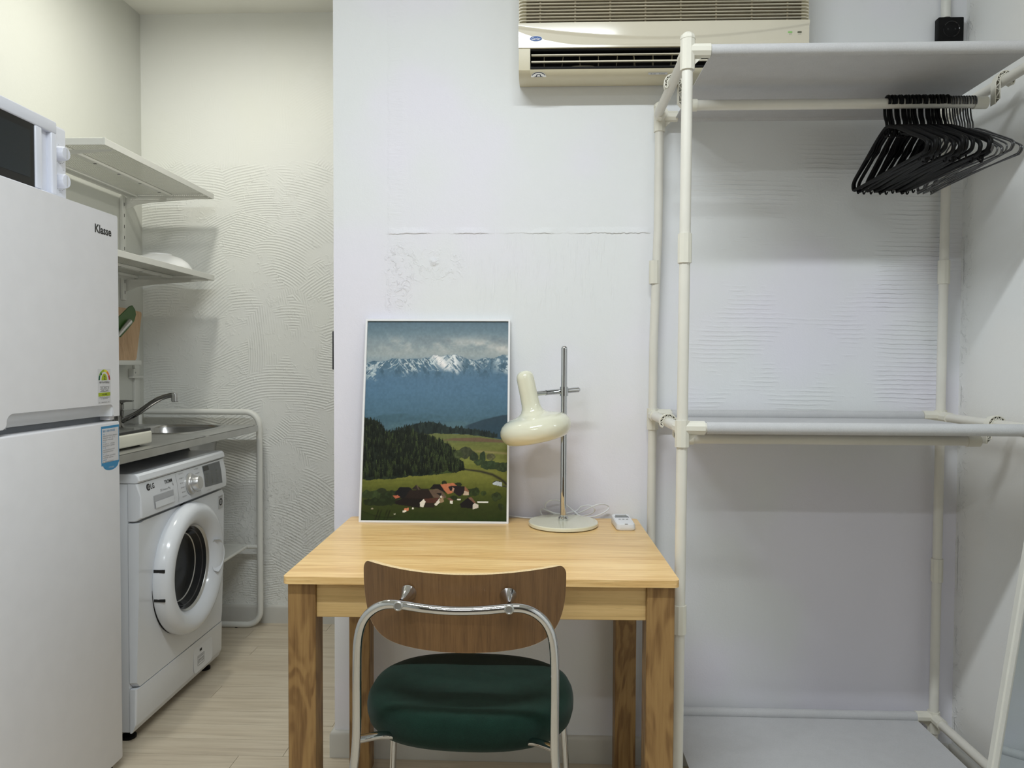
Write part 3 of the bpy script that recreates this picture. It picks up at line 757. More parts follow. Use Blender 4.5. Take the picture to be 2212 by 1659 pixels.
# ================================================================== REMOTE CONTROL
def remote():
    t = thing('remote_control', 'small white remote control with a grey screen on the desk', 'remote', (.221, 2.0, .7004), .06)
    pl = rrect(-.025, .025, -.052, .052, .011, 4)
    mb = MB(); n = len(pl)
    lay = [(.92, 0), (1, .003), (1, .013), (.95, .0185), (.86, .0205)]
    R_ = []
    for s_, z in lay: R_.append([mb.b.verts.new((a*s_, b*(1-(1-s_)*.45), z + (.003*(b/.052) if z > .01 else 0))) for a, b in pl])
    for A, B in zip(R_, R_[1:]):
        for k in range(n): mb.b.faces.new((A[k], A[(k+1) % n], B[(k+1) % n], B[k]))
    mb.b.faces.new(R_[0][::-1]); mb.b.faces.new(R_[-1])
    mb.build('case', M['white_plastic'], t, local=True)
    MB().box(-.0155, .0155, .016, .040, .0208, .0232, .0008, 1).build('screen', M['lcd'], t, local=True)
    MB().box(-.019, .019, .012, .044, .0200, .0222, .001, 1).build('screen_frame', M['grey_ink'], t, local=True)
    MB().box(-.004, .004, -.0515, -.0500, .0165, .0180, .0003, 1).build('cover_notch', M['grey_ink'], t, local=True)
    for i in range(3): MB().box(-.013+i*.010, -.007+i*.010, -.008, -.004, .0203, .0212, .0005, 1).build('button', M['silver'], t, local=True)
remote()

# ================================================================== CHAIR
def chair():
    cx = -.148
    t = thing('chair', 'chrome tube chair with an oak back and green padded seat', 'chair', (cx, 1.49, 0))
    # curved plywood backrest (seen from behind), outline with rounded lower corners
    hw, zt, zb = .1935, .757, .614
    def ztop(u): a = abs(u); return zt - (.0 if a < .93 else .020*(1-math.sqrt(max(0, 1-((a-.93)/.07)**2))))
    def zbot(u): a = abs(u); return zt-.022 - (zt-.022-zb)*max(0, 1-a**7.5)**(1/2.5)
    def yy(x, z): return 1.327 + 2.35*x*x - .05*(z-.69)
    mb = MB(); nu, nv = 56, 14; th = .010
    F, B = [], []
    for i in range(nu+1):
        u = math.sin((-1+2*i/nu)*PI/2)*.9995; x = u*hw
        rF, rB = [], []
        sl = 2*2.35*x; L = math.hypot(1, sl)
        for j in range(nv+1):
            z = zbot(u)+(ztop(u)-zbot(u))*j/nv
            p = Vector((cx+x, yy(x, z), z)); nrm = Vector((-sl/L, 1/L, 0))
            rF.append(mb.b.verts.new(p)); rB.append(mb.b.verts.new(p+nrm*th))
        F.append(rF); B.append(rB)
    for G in (F, B):
        for i in range(nu):
            for j in range(nv): mb.b.faces.new((G[i][j], G[i+1][j], G[i+1][j+1], G[i][j+1]))
    mb.build('backrest', M['chair_ply'], t)
    eb = MB()
    outl = [(F[i][nv].co.copy(), B[i][nv].co.copy()) for i in range(nu+1)] if False else None
    def pt(u, z, k):
        x = u*hw; sl = 2*2.35*x; L = math.hypot(1, sl)
        return Vector((cx+x, yy(x, z), z)) + Vector((-sl/L, 1/L, 0))*th*k
    us = [math.sin((-1+2*i/nu)*PI/2)*.9995 for i in range(nu+1)]
    loop = [(u, ztop(u)) for u in us] + [(u, zbot(u)) for u in reversed(us)]
    A = [eb.b.verts.new(pt(u, z, -.02)) for u, z in loop]; Bq = [eb.b.verts.new(pt(u, z, 1.02)) for u, z in loop]
    n = len(loop)
    for k in range(n): eb.b.faces.new((A[k], A[(k+1) % n], Bq[(k+1) % n], Bq[k]))
    eb.build('backrest_edge', M['ply_edge'], t, label='pale layered plywood edge')
    # rear arch tube
    r = .0080
    half = [(0, 1.290, .7035), (.05, 1.2915, .7055), (.097, 1.297, .7090), (.122, 1.300, .7075), (.143, 1.302, .6985), (.160, 1.304, .682), (.170, 1.305, .660), (.1745, 1.305, .63), (.1755, 1.305, .58), (.1755, 1.304, .50), (.1765, 1.303, .46), (.1795, 1.300, .42), (.187, 1.293, .36), (.215, 1.266, .1), (.2245, 1.256, .008)]
    pts = [(cx-x, y, z) for x, y, z in reversed(half)] + [(cx+x, y, z) for x, y, z in half[1:]]
    MB().tube(spline(pts, 6), r, 20).build('back_frame', M['chrome'], t, angle=1.2)
    for s in (-1, 1):
        j = Vector((cx+s*.097, 1.297, .709))
        bk = Vector((cx+s*.090, 1.3440, .7165))
        dv = (bk-j).normalized()
        MB().lathe([(.0055, .004), (.0062, .012), (.0148, .0380), (.0154, .0392), (0, .0397)], bk-dv*.0415, dv, n=36).build('back_mount', M['chrome'], t)
        MB().lathe([(0, 0), (.0085, 0), (.0085, .004), (.0062, .0065), (.0058, .0055), (0, .005)], j-Vector((0, .0055, .0)), (0, -1, .15), n=24).build('screw', M['steel'], t)
    # seat: puffed superellipse cushion
    prof = [(.0, .4240), (.55, .4240), (.86, .4250), (.935, .430), (.978, .440), (.998, .455), (1.0, .466), (.990, .478), (.962, .4880), (.91, .4935), (.8, .4965), (.5, .499), (0, .500)]
    mb = MB(); n = 88; R_ = []
    for k_, z in prof:
        if k_ == 0: R_.append([mb.b.verts.new((cx, 1.492, z))]); continue
        ring = []
        for q_ in range(n):
            a = 2*PI*q_/n; e = 2/2.35; ca, sa = math.cos(a), math.sin(a)
            x = .2045*math.copysign(abs(ca)**e, ca); yv = .166*math.copysign(abs(sa)**e, sa)
            ring.append(mb.b.verts.new((cx+.004+x*k_, 1.492+yv*k_, z + .004*math.sin(3*a)*(.3 if k_ < .99 else 0) )))
        R_.append(ring)
    for A, B in zip(R_, R_[1:]):
        for k in range(n):
            vs = []
            for v in (A[k % len(A)], A[(k+1) % len(A)], B[(k+1) % len(B)], B[k % len(B)]):
                if v not in vs: vs.append(v)
            if len(vs) > 2: mb.b.faces.new(vs)
    mb.build('seat', M['green_fabric'], t, angle=1.3)
    for s in (-1, 1):
        MB().tube(spline([(cx+s*.1765, 1.303, .462), (cx+s*.145, 1.342, .452), (cx+s*.12, 1.372, .4385), (cx+s*.108, 1.42, .417), (cx+s*.12, 1.50, .415)], 5), .0072, 16).build('seat_rail', M['chrome'], t)
        MB().tube(spline([(cx+s*.12, 1.50, .415), (cx+s*.165, 1.60, .412), (cx+s*.183, 1.625, .39), (cx+s*.19, 1.64, .30), (cx+s*.205, 1.665, .008)], 6), .0070, 16).build('front_leg', M['chrome'], t)
        MB().lathe([(0, 0), (.0105, 0), (.0105, .014), (.007, .018)], (cx+s*.205, 1.665, 0), n=16).build('foot', M['black_plastic'], t)
        MB().lathe([(0, 0), (.0115, 0), (.0115, .014), (.008, .018)], (cx+s*.2245, 1.256, 0), n=16).build('foot', M['black_plastic'], t)
chair()
for o in C.objects:
    if o.name == 'chair': o.rotation_euler.z = -.045; o.location.x += .0085

# ================================================================== AIR CONDITIONER
def aircon():
    x0, x1, yw = -.060, .668, YM-.002
    t = thing('air_conditioner', 'ivory wall-mounted air conditioner above the desk', 'air conditioner', (x0, yw, 1.86))
    ox0, ox1, oz0, oz1 = -.030, .638, 1.8775, 1.9285       # air outlet
    yf = 1.932
    # body: back box with sloping underside, built as a profile extruded along X
    prof = [(yw, 1.870), (2.03, 1.861), (1.992, 1.861), (1.965, 1.865), (1.950, 1.8725), (1.946, oz0), (1.975, oz0+.003), (2.06, oz0+.012), (2.06, oz1+.004), (1.945, oz1+.004), (1.945, 2.158), (1.96, 2.176), (1.99, 2.184), (yw, 2.184)]
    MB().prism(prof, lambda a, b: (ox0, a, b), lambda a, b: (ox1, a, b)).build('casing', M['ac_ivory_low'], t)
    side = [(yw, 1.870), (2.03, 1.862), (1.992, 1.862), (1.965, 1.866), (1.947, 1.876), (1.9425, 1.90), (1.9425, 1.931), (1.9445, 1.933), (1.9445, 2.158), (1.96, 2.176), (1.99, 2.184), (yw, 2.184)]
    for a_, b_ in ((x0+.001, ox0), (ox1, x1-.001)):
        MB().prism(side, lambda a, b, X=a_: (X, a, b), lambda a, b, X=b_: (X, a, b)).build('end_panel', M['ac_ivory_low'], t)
    MB().box(ox0, ox1, 2.03, 2.058, oz0+.010, oz1+.003).build('outlet_cavity', M['black'], t)
    MB().box(ox0, ox1, 1.952, 2.03, oz0+.0035, oz0+.0085).build('outlet_floor', M['black_plastic'], t)
    MB().box(ox0, ox1, 1.950, 2.03, oz1+.0005, oz1+.0038).build('outlet_ceiling', M['black_plastic'], t)
    # horizontal vanes
    for z, h in ((1.9145, .0030), (1.8960, .0040)):
        MB().prism([(1.944, z), (1.946, z+h), (1.982, z+h+.006), (1.980, z+.005)], lambda a, b: (ox0+.003, a, b), lambda a, b: (ox1-.003, a, b)).build('vane', M['ac_ivory'], t, smooth=False)
    # vertical deflector fins
    for i in range(14):
        fx = ox0+.035+i*.0465
        tl = .006*math.sin(i*2.1)
        MB().prism([(1.985, oz0+.012), (2.02, oz0+.012), (2.02, oz1-.002), (1.990, oz1-.002)], lambda a, b: (fx+tl*(b-1.9)*20, a, b), lambda a, b: (fx+.0012+tl*(b-1.9)*20, a, b)).build('fin', M['ac_ivory_low'], t, smooth=False)
    # bowed linkage rods
    for a, b in ((.012, .195), (.262, .445)):
        m = (a+b)/2
        MB().tube(spline([(a, 1.972, 1.8885), (m-.045, 1.972, 1.8865), (m-.02, 1.972, 1.8905), (m+.02, 1.972, 1.8905), (m+.045, 1.972, 1.8875), (b, 1.972, 1.8890)], 6), .0016, 8).build('link_rod', M['ac_ivory_low'], t)
    # front panel with a proud swoosh ridge
    pz0, pz1 = 1.9335, 1.9935
    def fy(x, z):
        u = (x-x0)/(x1-x0)
        zc = 1.9565 + .0305*abs(2*u-1)**2.0*.98
        d = (z-zc)
        st = max(0, min(1, (d+.0075)/.0080)); st = st*st*(3-2*st)
        yv = yf + .0045*(1-st) + .0015*abs(2*u-1)**6
        lo = max(0, (1.9400-z)/.0065); yv += .006*lo*lo
        yv += .02*(z-1.981) + .55*(z-1.981)**2 if z > zc else .02*(zc-1.981) + .55*(zc-1.981)**2 - .11*(z-zc)
        return yv
    mb = MB(); mb.grid(lambda a, b: (x0+a*(x1-x0), fy(x0+a*(x1-x0), pz0+b*(pz1-pz0)), pz0+b*(pz1-pz0)), 120, 48)
    mb.build('front_panel', M['ac_ivory'], t, angle=1.2)
    mb = MB(); mb.box(x0, x1, 1.9395, 1.9445, pz0-.0005, pz1); mb.build('panel_back', M['ac_ivory'], t)
    for X in (x0, x1):
        MB().grid(lambda a, b: (X, fy(X, pz0+b*(pz1-pz0))*(1-a)+1.944*a, pz0+b*(pz1-pz0)), 1, 24).build('panel_side', M['ac_ivory'], t)
    M['filter_rib'] = plain('grille_rib_plastic', srgb(120, 108, 82), .6)
    # intake grille: slats over a dark filter
    MB().box(x0+.02, x1-.02, 1.9405, 1.9446, 1.995, 2.150).build('filter', plain('dusty_filter', srgb(84, 74, 54), .9, vs=60, var=.2), t)
    for X in np.linspace(x0+.055, x1-.055, 8):
        MB().box(X-.0022, X+.0022, 1.9375, 1.9405, 1.994, 2.152).build('grille_rib', M['filter_rib'], t, smooth=False)
    k = 0; z = 1.9985
    while z < 2.155:
        mb = MB(); pr = [(1.9405, z-.0004), (1.9315, z+.0002), (1.9305, z+.0014), (1.9405, z+.0016)]
        pts = [(x0+.001, .010), (x0+.004, .004), (x0+.012, .0), (x1-.012, .0), (x1-.004, .004), (x1-.001, .010)]
        R_ = [[mb.b.verts.new((X, a+dy, b-dy*.45)) for a, b in pr] for X, dy in pts]
        for A, B in zip(R_, R_[1:]):
            for q in range(4): mb.b.faces.new((A[q], A[(q+1) % 4], B[(q+1) % 4], B[q]))
        mb.b.faces.new(R_[0][::-1]); mb.b.faces.new(R_[-1])
        mb.build('slat', M['ac_ivory'], t, smooth=False); z += .0083
    # badge, indicator lights, stickers
    def disc(name, cx, cz, a, b, y, mat, n=40, cap=.0006):
        mb = MB(); mb.prism([(a*math.cos(2*PI*i/n), b*math.sin(2*PI*i/n)) for i in range(n)], lambda p, q: (cx+p, y, cz+q), lambda p, q: (cx+p, y-cap, cz+q)); return mb.build(name, mat, t)
    yb = fy(-.015, 1.952)-.0003
    disc('badge_rim', -.0155, 1.9555, .0162, .0072, yb-.0004, M['logo_white'])
    disc('badge', -.0155, 1.9555, .0150, .0062, yb-.0011, M['logo_blue'])
    text('badge_lettering', 'Carrier', M['logo_white'], t, (-.0155, yb-.0018, 1.9553), (1, 0, 0), (0, 0, 1), .0225, .0062, .012, shear=.25)
    for X, mt in ((.6205, 'led_green'), (.6440, 'led_off')):
        mb = MB(); yv = fy(X, 1.961)-.0002
        mb.prism(rrect(-.0055, .0055, -.0021, .0021, .0020), lambda a, b: (X+a, yv, 1.9640+b), lambda a, b: (X+a, yv-.0007, 1.9640+b)); mb.build('indicator', M[mt], t)
    text('indicator_print', '운전', M['grey_ink'], t, (.6210, fy(.62, 1.959)-.0007, 1.9590), (1, 0, 0), (0, 0, 1), .0055, .0024)
    text('indicator_print', '타이머', M['grey_ink'], t, (.6440, fy(.644, 1.959)-.0007, 1.9590), (1, 0, 0), (0, 0, 1), .0075, .0024)
    # seal sticker near the lower left corner: white half round with a dark rounded emblem
    dirv = Vector((0, 1.992-1.965, 1.856-1.862)); 
    def low(a, b): # a along X, b 0..1 down along the curved lip
        P0, P1 = Vector((0, 1.9500, 1.8725)), Vector((0, 1.965, 1.862)); p = P0.lerp(P1, b); return (a, p.y-.0007, p.z-.0007)
    mb = MB(); mb.b.faces.new([mb.b.verts.new(low(-.0085+.0195*math.cos(PI*i/20), 1-1.0*math.sin(PI*i/20))) for i in range(21)]); mb.build('seal_sticker', M['logo_white'], t)
    mb = MB()
    def low2(a, b): p = low(a, b); return (p[0], p[1]-.0004, p[2]-.0004)
    o_ = [low2(-.0085+.0185*math.cos(PI*(.12+.76*i/16)), 1-.98*math.sin(PI*(.12+.76*i/16))) for i in range(17)]
    i_ = [low2(-.0085+.0170*math.cos(PI*(.12+.76*i/16)), 1-.84*math.sin(PI*(.12+.76*i/16))) for i in range(17)]
    mb.b.faces.new([mb.b.verts.new(p) for p in o_+i_[::-1]])
    mb.b.faces.new([mb.b.verts.new(low2(-.0085+a, 1-b)) for a, b in ((-.013, .05), (.013, .05), (.007, .18), (.0045, .55), (-.0045, .55), (-.007, .18))]); mb.build('seal_emblem', M['navy'], t)
    mb = MB(); mb.b.faces.new([mb.b.verts.new(low2(-.0085+a, 1-b)) for a, b in ((-.0045, .12), (.0045, .12), (.003, .42), (-.003, .42))]); ob = mb.build('seal_emblem', M['logo_white'], t); 
    for v in ob.data.vertices: v.co.y -= .0003
    mb = MB(); mb.flat([low(.270, .35), low(.318, .35), low(.318, .75), low(.270, .75)]); mb.build('model_label', M['sticker_silver'], t)
    p = low2(.294, .55); text('label_print', 'R-22   220V', M['grey_ink'], t, (p[0], p[1]-.0002, p[2]), (1, 0, 0), (0, -.55, .83), .036, .0035)
    L = t.location
    for ch in t.children:      # shallower casing: flatten the depth, keep the proportions
        me = ch.data
        for v in me.vertices:
            x, y, z = v.co.x+L.x, v.co.y+L.y, v.co.z+L.z
            v.co = (x*1.0378-L.x, 2.005+(y-1.932)*.6075-L.y, 1.1375+(z-1.134)*1.0378-L.z-.0035*min(1, max(0, (z-1.86)/.06)))
aircon()

# ================================================================== WALL SOCKET AND CONDUIT
t = thing('wall_socket', 'black surface-mounted socket box under the ceiling pipe by the corner', 'socket', (1.083, YM, 2.022))
mb = MB(); mb.box(1.067, 1.134, 2.097, YM, 2.001, 2.069, .003); mb.build('box', M['black_plastic'], t)
MB().lathe([(.0225, 0), (.0215, .002), (.0195, .0005), (.0195, -.0005), (0, -.0005)], (1.1005, 2.0968, 2.036), (0, -1, 0), n=40).build('socket_ring', M['black_gloss'], t)
for s in (-1, 1): MB().lathe([(.0026, 0), (.0026, .0012), (0, .0012)], (1.1005+s*.0095, 2.0968, 2.036), (0, -1, 0), n=12).build('contact', M['black_gloss'], t)
pc = MB().tube([(1.090, 2.1075, 2.069), (1.090, 2.1075, ZC)], .0122, 20).build('conduit_pipe', M['frame_white'], None)
tag(pc, 'white painted pipe running from the ceiling down to the black socket', 'pipe')

# ================================================================== GARMENT RACK
RX0, RX1, RYF, RYB = .312, 1.088, 1.655, 2.088
PR = .0120
rack = thing('garment_rack', 'ivory pipe garment rack with grey cloth shelves by the right wall', 'rack', (RX0, RYF, 0))
def px_(x, z):      # posts lean a hair
    return x + (-.006 + .004*z if x < .5 else -.0035+.003*z)
def rack_parts():
    posts = [(RX0, RYF, 1.812), (RX0, RYB, 1.800), (RX1-.003, RYF, 1.815), (RX1, RYB, 1.812)]
    ZS = (.165, .993, 1.806)
    for x, y, zt in posts:
        pts = [(px_(x, z)+(.008 if (z > 1.4 and y > 2 and x < .5) else 0), y, z) for z in (.012, .6, 1.2, 1.5, zt)]
        MB().tube(pts, PR, 18).build('post', M['rack_pipe'], rack)
        MB().lathe([(0, 0), (.015, 0), (.015, .014), (.0125, .018)], (px_(x, 0), y, 0), n=20).build('foot_cap', M['rack_joint'], rack)
        for z in (1.383, .572):
            MB().lathe([(.0125, -.032), (.0152, -.0315), (.0152, .0315), (.0125, .032)], (px_(x, z), y, z), n=10).build('sleeve', M['rack_joint'], rack, angle=.3)
        sx = 1 if x < .5 else -1; sy = 1 if y < 1.9 else -1
        for i, z in enumerate(ZS):
            X = px_(x, z) + (.008 if (i == 2 and y > 2 and x < .5) else 0)
            mb = MB(); up = .0165 if i < 2 else .024
            mb.lathe([(.0125, -.042), (.0158, -.0415), (.0158, up)] + ([(.0125, up)] if i < 2 else [(.0165, up), (.0165, up+.003), (.0145, up+.009), (.008, up+.0145), (0, up+.016)]), (X, y, z), n=10)
            mb.tube([(X, y, z), (X+sx*.048, y, z), (X+sx*.0485, y, z)], [.0152, .0152, .0130], 10)
            mb.tube([(X, y, z-.002), (X, y+sy*.046, z-.002), (X, y+sy*.0465, z-.002)], [.0152, .0152, .0130], 10)
            mb.prism([(.010, -.034), (.033, -.012), (.010, -.012)], lambda a, b: (X+sx*a, y-.002, z+b), lambda a, b: (X+sx*a, y+.002, z+b))
            mb.build('corner_joint', M['rack_joint'], rack, angle=.3)
    for z in ZS:
        for x in (RX0, RX1):
            MB().tube([(px_(x, z), RYF+.03, z-.002), (px_(x, z), RYB-.03, z-.002)], PR, 16).build('side_rail', M['rack_pipe'], rack)
        for y in (RYF, RYB):
            MB().tube([(px_(RX0, z)+.03, y, z), (px_(RX1, z)-.03, y, z)], .0115, 16).build('shelf_rail', M['rack_pipe'], rack)
        # cloth looped around both shelf rails
        xa, xb = (RX0+.050, RX1-.050)
        for y in (RYF, RYB):
            MB().tube([(xa, y, z), (xb, y, z)], .0133, 22).build('cloth_sleeve', M['shelf_cloth'], rack, angle=1.0)
        MB().box(xa+.001, xb-.001, RYF+.003, RYB-.003, z-.0075, z-.0060).build('cloth_shelf', M['shelf_cloth'], rack, smooth=False)
    # two hanging rails carried by hooked clips on the side rails
    yh = 1.843
    for z0, zb in ((1.806, 1.7535), (.993, .951)):
        xl, xr = RX0+.030, RX1-.036
        MB().tube([(xl+.006, yh, zb), (xr-.006, yh, zb)], .0120, 18).build('hanging_rail', M['rack_pipe'], rack)
        for s, xc, xe in ((1, px_(RX0, z0), xl), (-1, px_(RX1, z0), xr)):
            MB().tube([(xe, yh, zb), (xe+s*.030, yh, zb), (xe+s*.0305, yh, zb)], [.0142, .0142, .0125], 20).build('rail_cap', M['rack_joint'], rack)
            # clip: ladder shaped hook arching over the side rail and down to the cap
            def W(r, a): return (xc + s*-math.cos(a)*r, z0-.002+math.sin(a)*r)
            ri, ro = .0132, .0205
            an = np.linspace(-.55, PI, 15)
            inner = [W(ri, a) for a in an]; outer = [W(ro, a) for a in an]
            xi, xo = inner[-1][0], outer[-1][0]
            inner += [(xi, z) for z in np.linspace(z0-.008, zb+.006, 5)]; outer += [(xo+s*.003, z) for z in np.linspace(z0-.008, zb-.006, 5)]
            mb = MB()
            for yo in (yh-.010,):
                mb.tube([(a, yo, b) for a, b in outer], .0016, 6); mb.tube([(a, yo, b) for a, b in inner], .0014, 6)
                for i in range(len(inner)-1):
                    p, q = (inner[i], outer[i+1]) if i % 2 else (outer[i], inner[i+1])
                    mb.tube([(p[0], yo, p[1]), (q[0], yo, q[1])], .0010, 5)
                e0, e1 = inner[0], outer[0]; mb.tube([(e0[0], yo, e0[1]), ((e0[0]+e1[0])/2, yo, (e0[1]+e1[1])/2-.003), (e1[0], yo, e1[1])], .0016, 6)
            poly = inner + outer[::-1]
            A = [mb.b.verts.new((a, yh-.0098, b)) for a, b in poly]; B = [mb.b.verts.new((a, yh+.010, b)) for a, b in poly]; n = len(poly)
            for k in range(n): mb.b.faces.new((A[k], A[(k+1) % n], B[(k+1) % n], B[k]))
            m = len(inner)
            for k in range(m-1): mb.b.faces.new((B[k], B[k+1], B[n-2-k], B[n-1-k]))
            mb.build('rail_clip', M['rack_joint'], rack)
    MB().box(RX1-.006, RX1+.004, 1.715, 1.745, 1.776, 1.792, .003).build('clip', M['rack_joint'], rack)
rack_parts()

# ================================================================== HANGERS on the upper rail
yh, zr = 1.843, 1.7535
def black_hanger(name, label):
    """origin at the rail axis; hanger plane is local YZ"""
    t = thing(name, label, 'hanger', (0, yh, zr), group='black plastic hangers on the rack')
    r = .0044
    hk = [(0, -.0145*math.cos(a), .0012+.0155*math.sin(a)) for a in np.linspace(-.45, PI*.96, 14)]
    hk += [(0, .0140, -.012), (0, .011, -.028), (0, .003, -.042), (0, 0, -.056)]
    MB().tube(spline(hk, 3), .0036, 8).build('hook', M['black_plastic'], t, local=True, angle=1.2)
    sh = [(0, 0, -.056), (0, .02, -.060), (0, .06, -.076), (0, .12, -.106), (0, .165, -.128), (0, .186, -.140), (0, .1925, -.150), (0, .188, -.161), (0, .176, -.1645)]
    loop = [(0, -y_, z_) for _, y_, z_ in reversed(sh)] + sh[1:]
    mb = MB(); mb.tube(spline(loop, 4), r, 8)
    mb.tube([(0, -.176, -.1645), (0, 0, -.1635), (0, .176, -.1645)], r, 8)
    mb.build('frame', M['black_plastic'], t, local=True, angle=1.2)
    for s in (-1, 1):
        MB().tube([(0, s*.06, -.076), (0, s*.075, -.094), (0, s*.10, -.101), (0, s*.12, -.106)], .0022, 6).build('strap_bar', M['black_plastic'], t, local=True)
        mb = MB(); mb.tube(spline([(0, s*.165, -.164), (0, s*.164, -.173), (0, s*.158, -.177), (0, s*.152, -.173)], 3), .0020, 6)
        mb.build('strap_hook', M['black_plastic'], t, local=True)
    mb = MB(); mb.tube(spline([(0, -.012, -.060), (0, -.012, -.072), (0, 0, -.078), (0, .012, -.072), (0, .012, -.060)], 4), .0020, 6)
    mb.build('ring_hook', M['black_plastic'], t, local=True)
    return t
def wire_hanger(name, label):
    t = thing(name, label, 'hanger', (0, yh, zr), group='wire hangers on the rack')
    r = .0019
    hk = [(0, -.0142*math.cos(a), .0003+.0145*math.sin(a)) for a in np.linspace(-.5, PI, 14)] + [(0, .0135, -.014), (0, .008, -.034), (0, .001, -.048), (0, 0, -.068)]
    MB().tube(spline(hk, 3), r, 7).build('hook', M['wire'], t, local=True, angle=1.2)
    sh = [(0, 0, -.068), (0, .04, -.074), (0, .10, -.103), (0, .165, -.136), (0, .192, -.151), (0, .196, -.159), (0, .190, -.166), (0, .18, -.168)]
    loop = [(0, -y_, z_) for _, y_, z_ in reversed(sh)] + sh[1:] + [(0, 0, -.167), (0, -.17, -.168), (0, -.182, -.168)]
    MB().tube(spline(loop, 4), r, 7).build('frame', M['wire'], t, local=True, angle=1.2)
    return t
def copy_tree(root, label):
    c = root.copy(); C.objects.link(c); c['label'] = label
    for ch in list(root.children):
        d = ch.copy(); C.objects.link(d); d.parent = c
    return c
NB, NW = 18, 10
h0 = black_hanger('hanger', 'black plastic hanger at the left end of the hanger row')
kids0 = list(h0.children)
w0 = wire_hanger('wire_hanger', 'wire hanger right beside the last black plastic hanger')
for i in range(NB):
    if i == 0: h = h0
    else: h = copy_tree(h0, 'black plastic hanger next to the grey wire hangers' if i == NB-1 else 'thin black plastic hanger packed in the middle of the row')
    h.location = (.8215+.0080*i+(.0016*math.sin(i*2.7)), yh, zr)
    h.rotation_euler = (math.radians(1.2*math.sin(i*1.9)), 0, math.radians(-2.0+3.2*math.sin(i*.9+.6)+(1.0 if i > 14 else 0)))
for i in range(NW):
    if i == 0: h = w0
    else: h = copy_tree(w0, 'wire hanger at the right end of the row by the rail cap' if i == NW-1 else 'thin grey wire hanger among the other wire hangers')
    h.location = (.9665+.0062*i, yh, zr)
    h.rotation_euler = (math.radians(1.6*math.sin(i*2.3+1)), 0, math.radians(-3.5+4.0*math.sin(i*1.5+2)))

# ================================================================== LEANING MIRROR
def mirror():
    t = thing('leaning_mirror', 'white framed mirror leaning on the right wall before the rack', 'mirror', (.925, 1.4, 0))
    lean = math.atan(.1365); L_ = 1.655; y0, y1 = 1.17, 1.628; fw, th = .030, .022
    base = Vector((.925, 0, .001)); ez = Vector((math.sin(lean), 0, math.cos(lean))); en = Vector((-math.cos(lean), 0, math.sin(lean)))
    def W(y, b, d): p = base + ez*b + en*d; return (p.x, y, p.z)
    def bar(ya, yb, b0, b1, prof=True):
        mb = MB(); mb.prism([(ya, b0), (yb, b0), (yb, b1), (ya, b1)], lambda a, b: W(a, b, -th+.0), lambda a, b: W(a, b, 0)); return mb
    for q in ((y0, y1, 0, fw), (y0, y1, L_-fw, L_), (y0, y0+fw, fw, L_-fw), (y1-fw, y1, fw, L_-fw)):
        bar(*q).build('frame_bar', M['frame_white'], t, smooth=False)
    # outer bead of the frame
    for q in ((y1-.017, y1, 0, L_), (y0, y0+.017, 0, L_)):
        MB().prism([(q[0], q[2]), (q[1], q[2]), (q[1], q[3]), (q[0], q[3])], lambda a, b: W(a, b, 0), lambda a, b: W(a + (.002 if a < q[1]-.001 else -.001), b, .003)).build('frame_bead', M['frame_white'], t, smooth=False)
    MB().prism([(y0+fw-.004, fw-.004), (y1-fw+.004, fw-.004), (y1-fw+.004, L_-fw+.004), (y0+fw-.004, L_-fw+.004)], lambda a, b: W(a, b, -.012), lambda a, b: W(a, b, -.0055)).build('backing', M['black_plastic'], t, smooth=False)
    MB().prism([(y0+fw+.003, fw+.003), (y1-fw-.003, fw+.003), (y1-fw-.003, L_-fw-.003), (y0+fw+.003, L_-fw-.003)], lambda a, b: W(a, b, -.0054), lambda a, b: W(a, b, -.002)).build('mirror_glass', M['mirror'], t, smooth=False)
mirror()

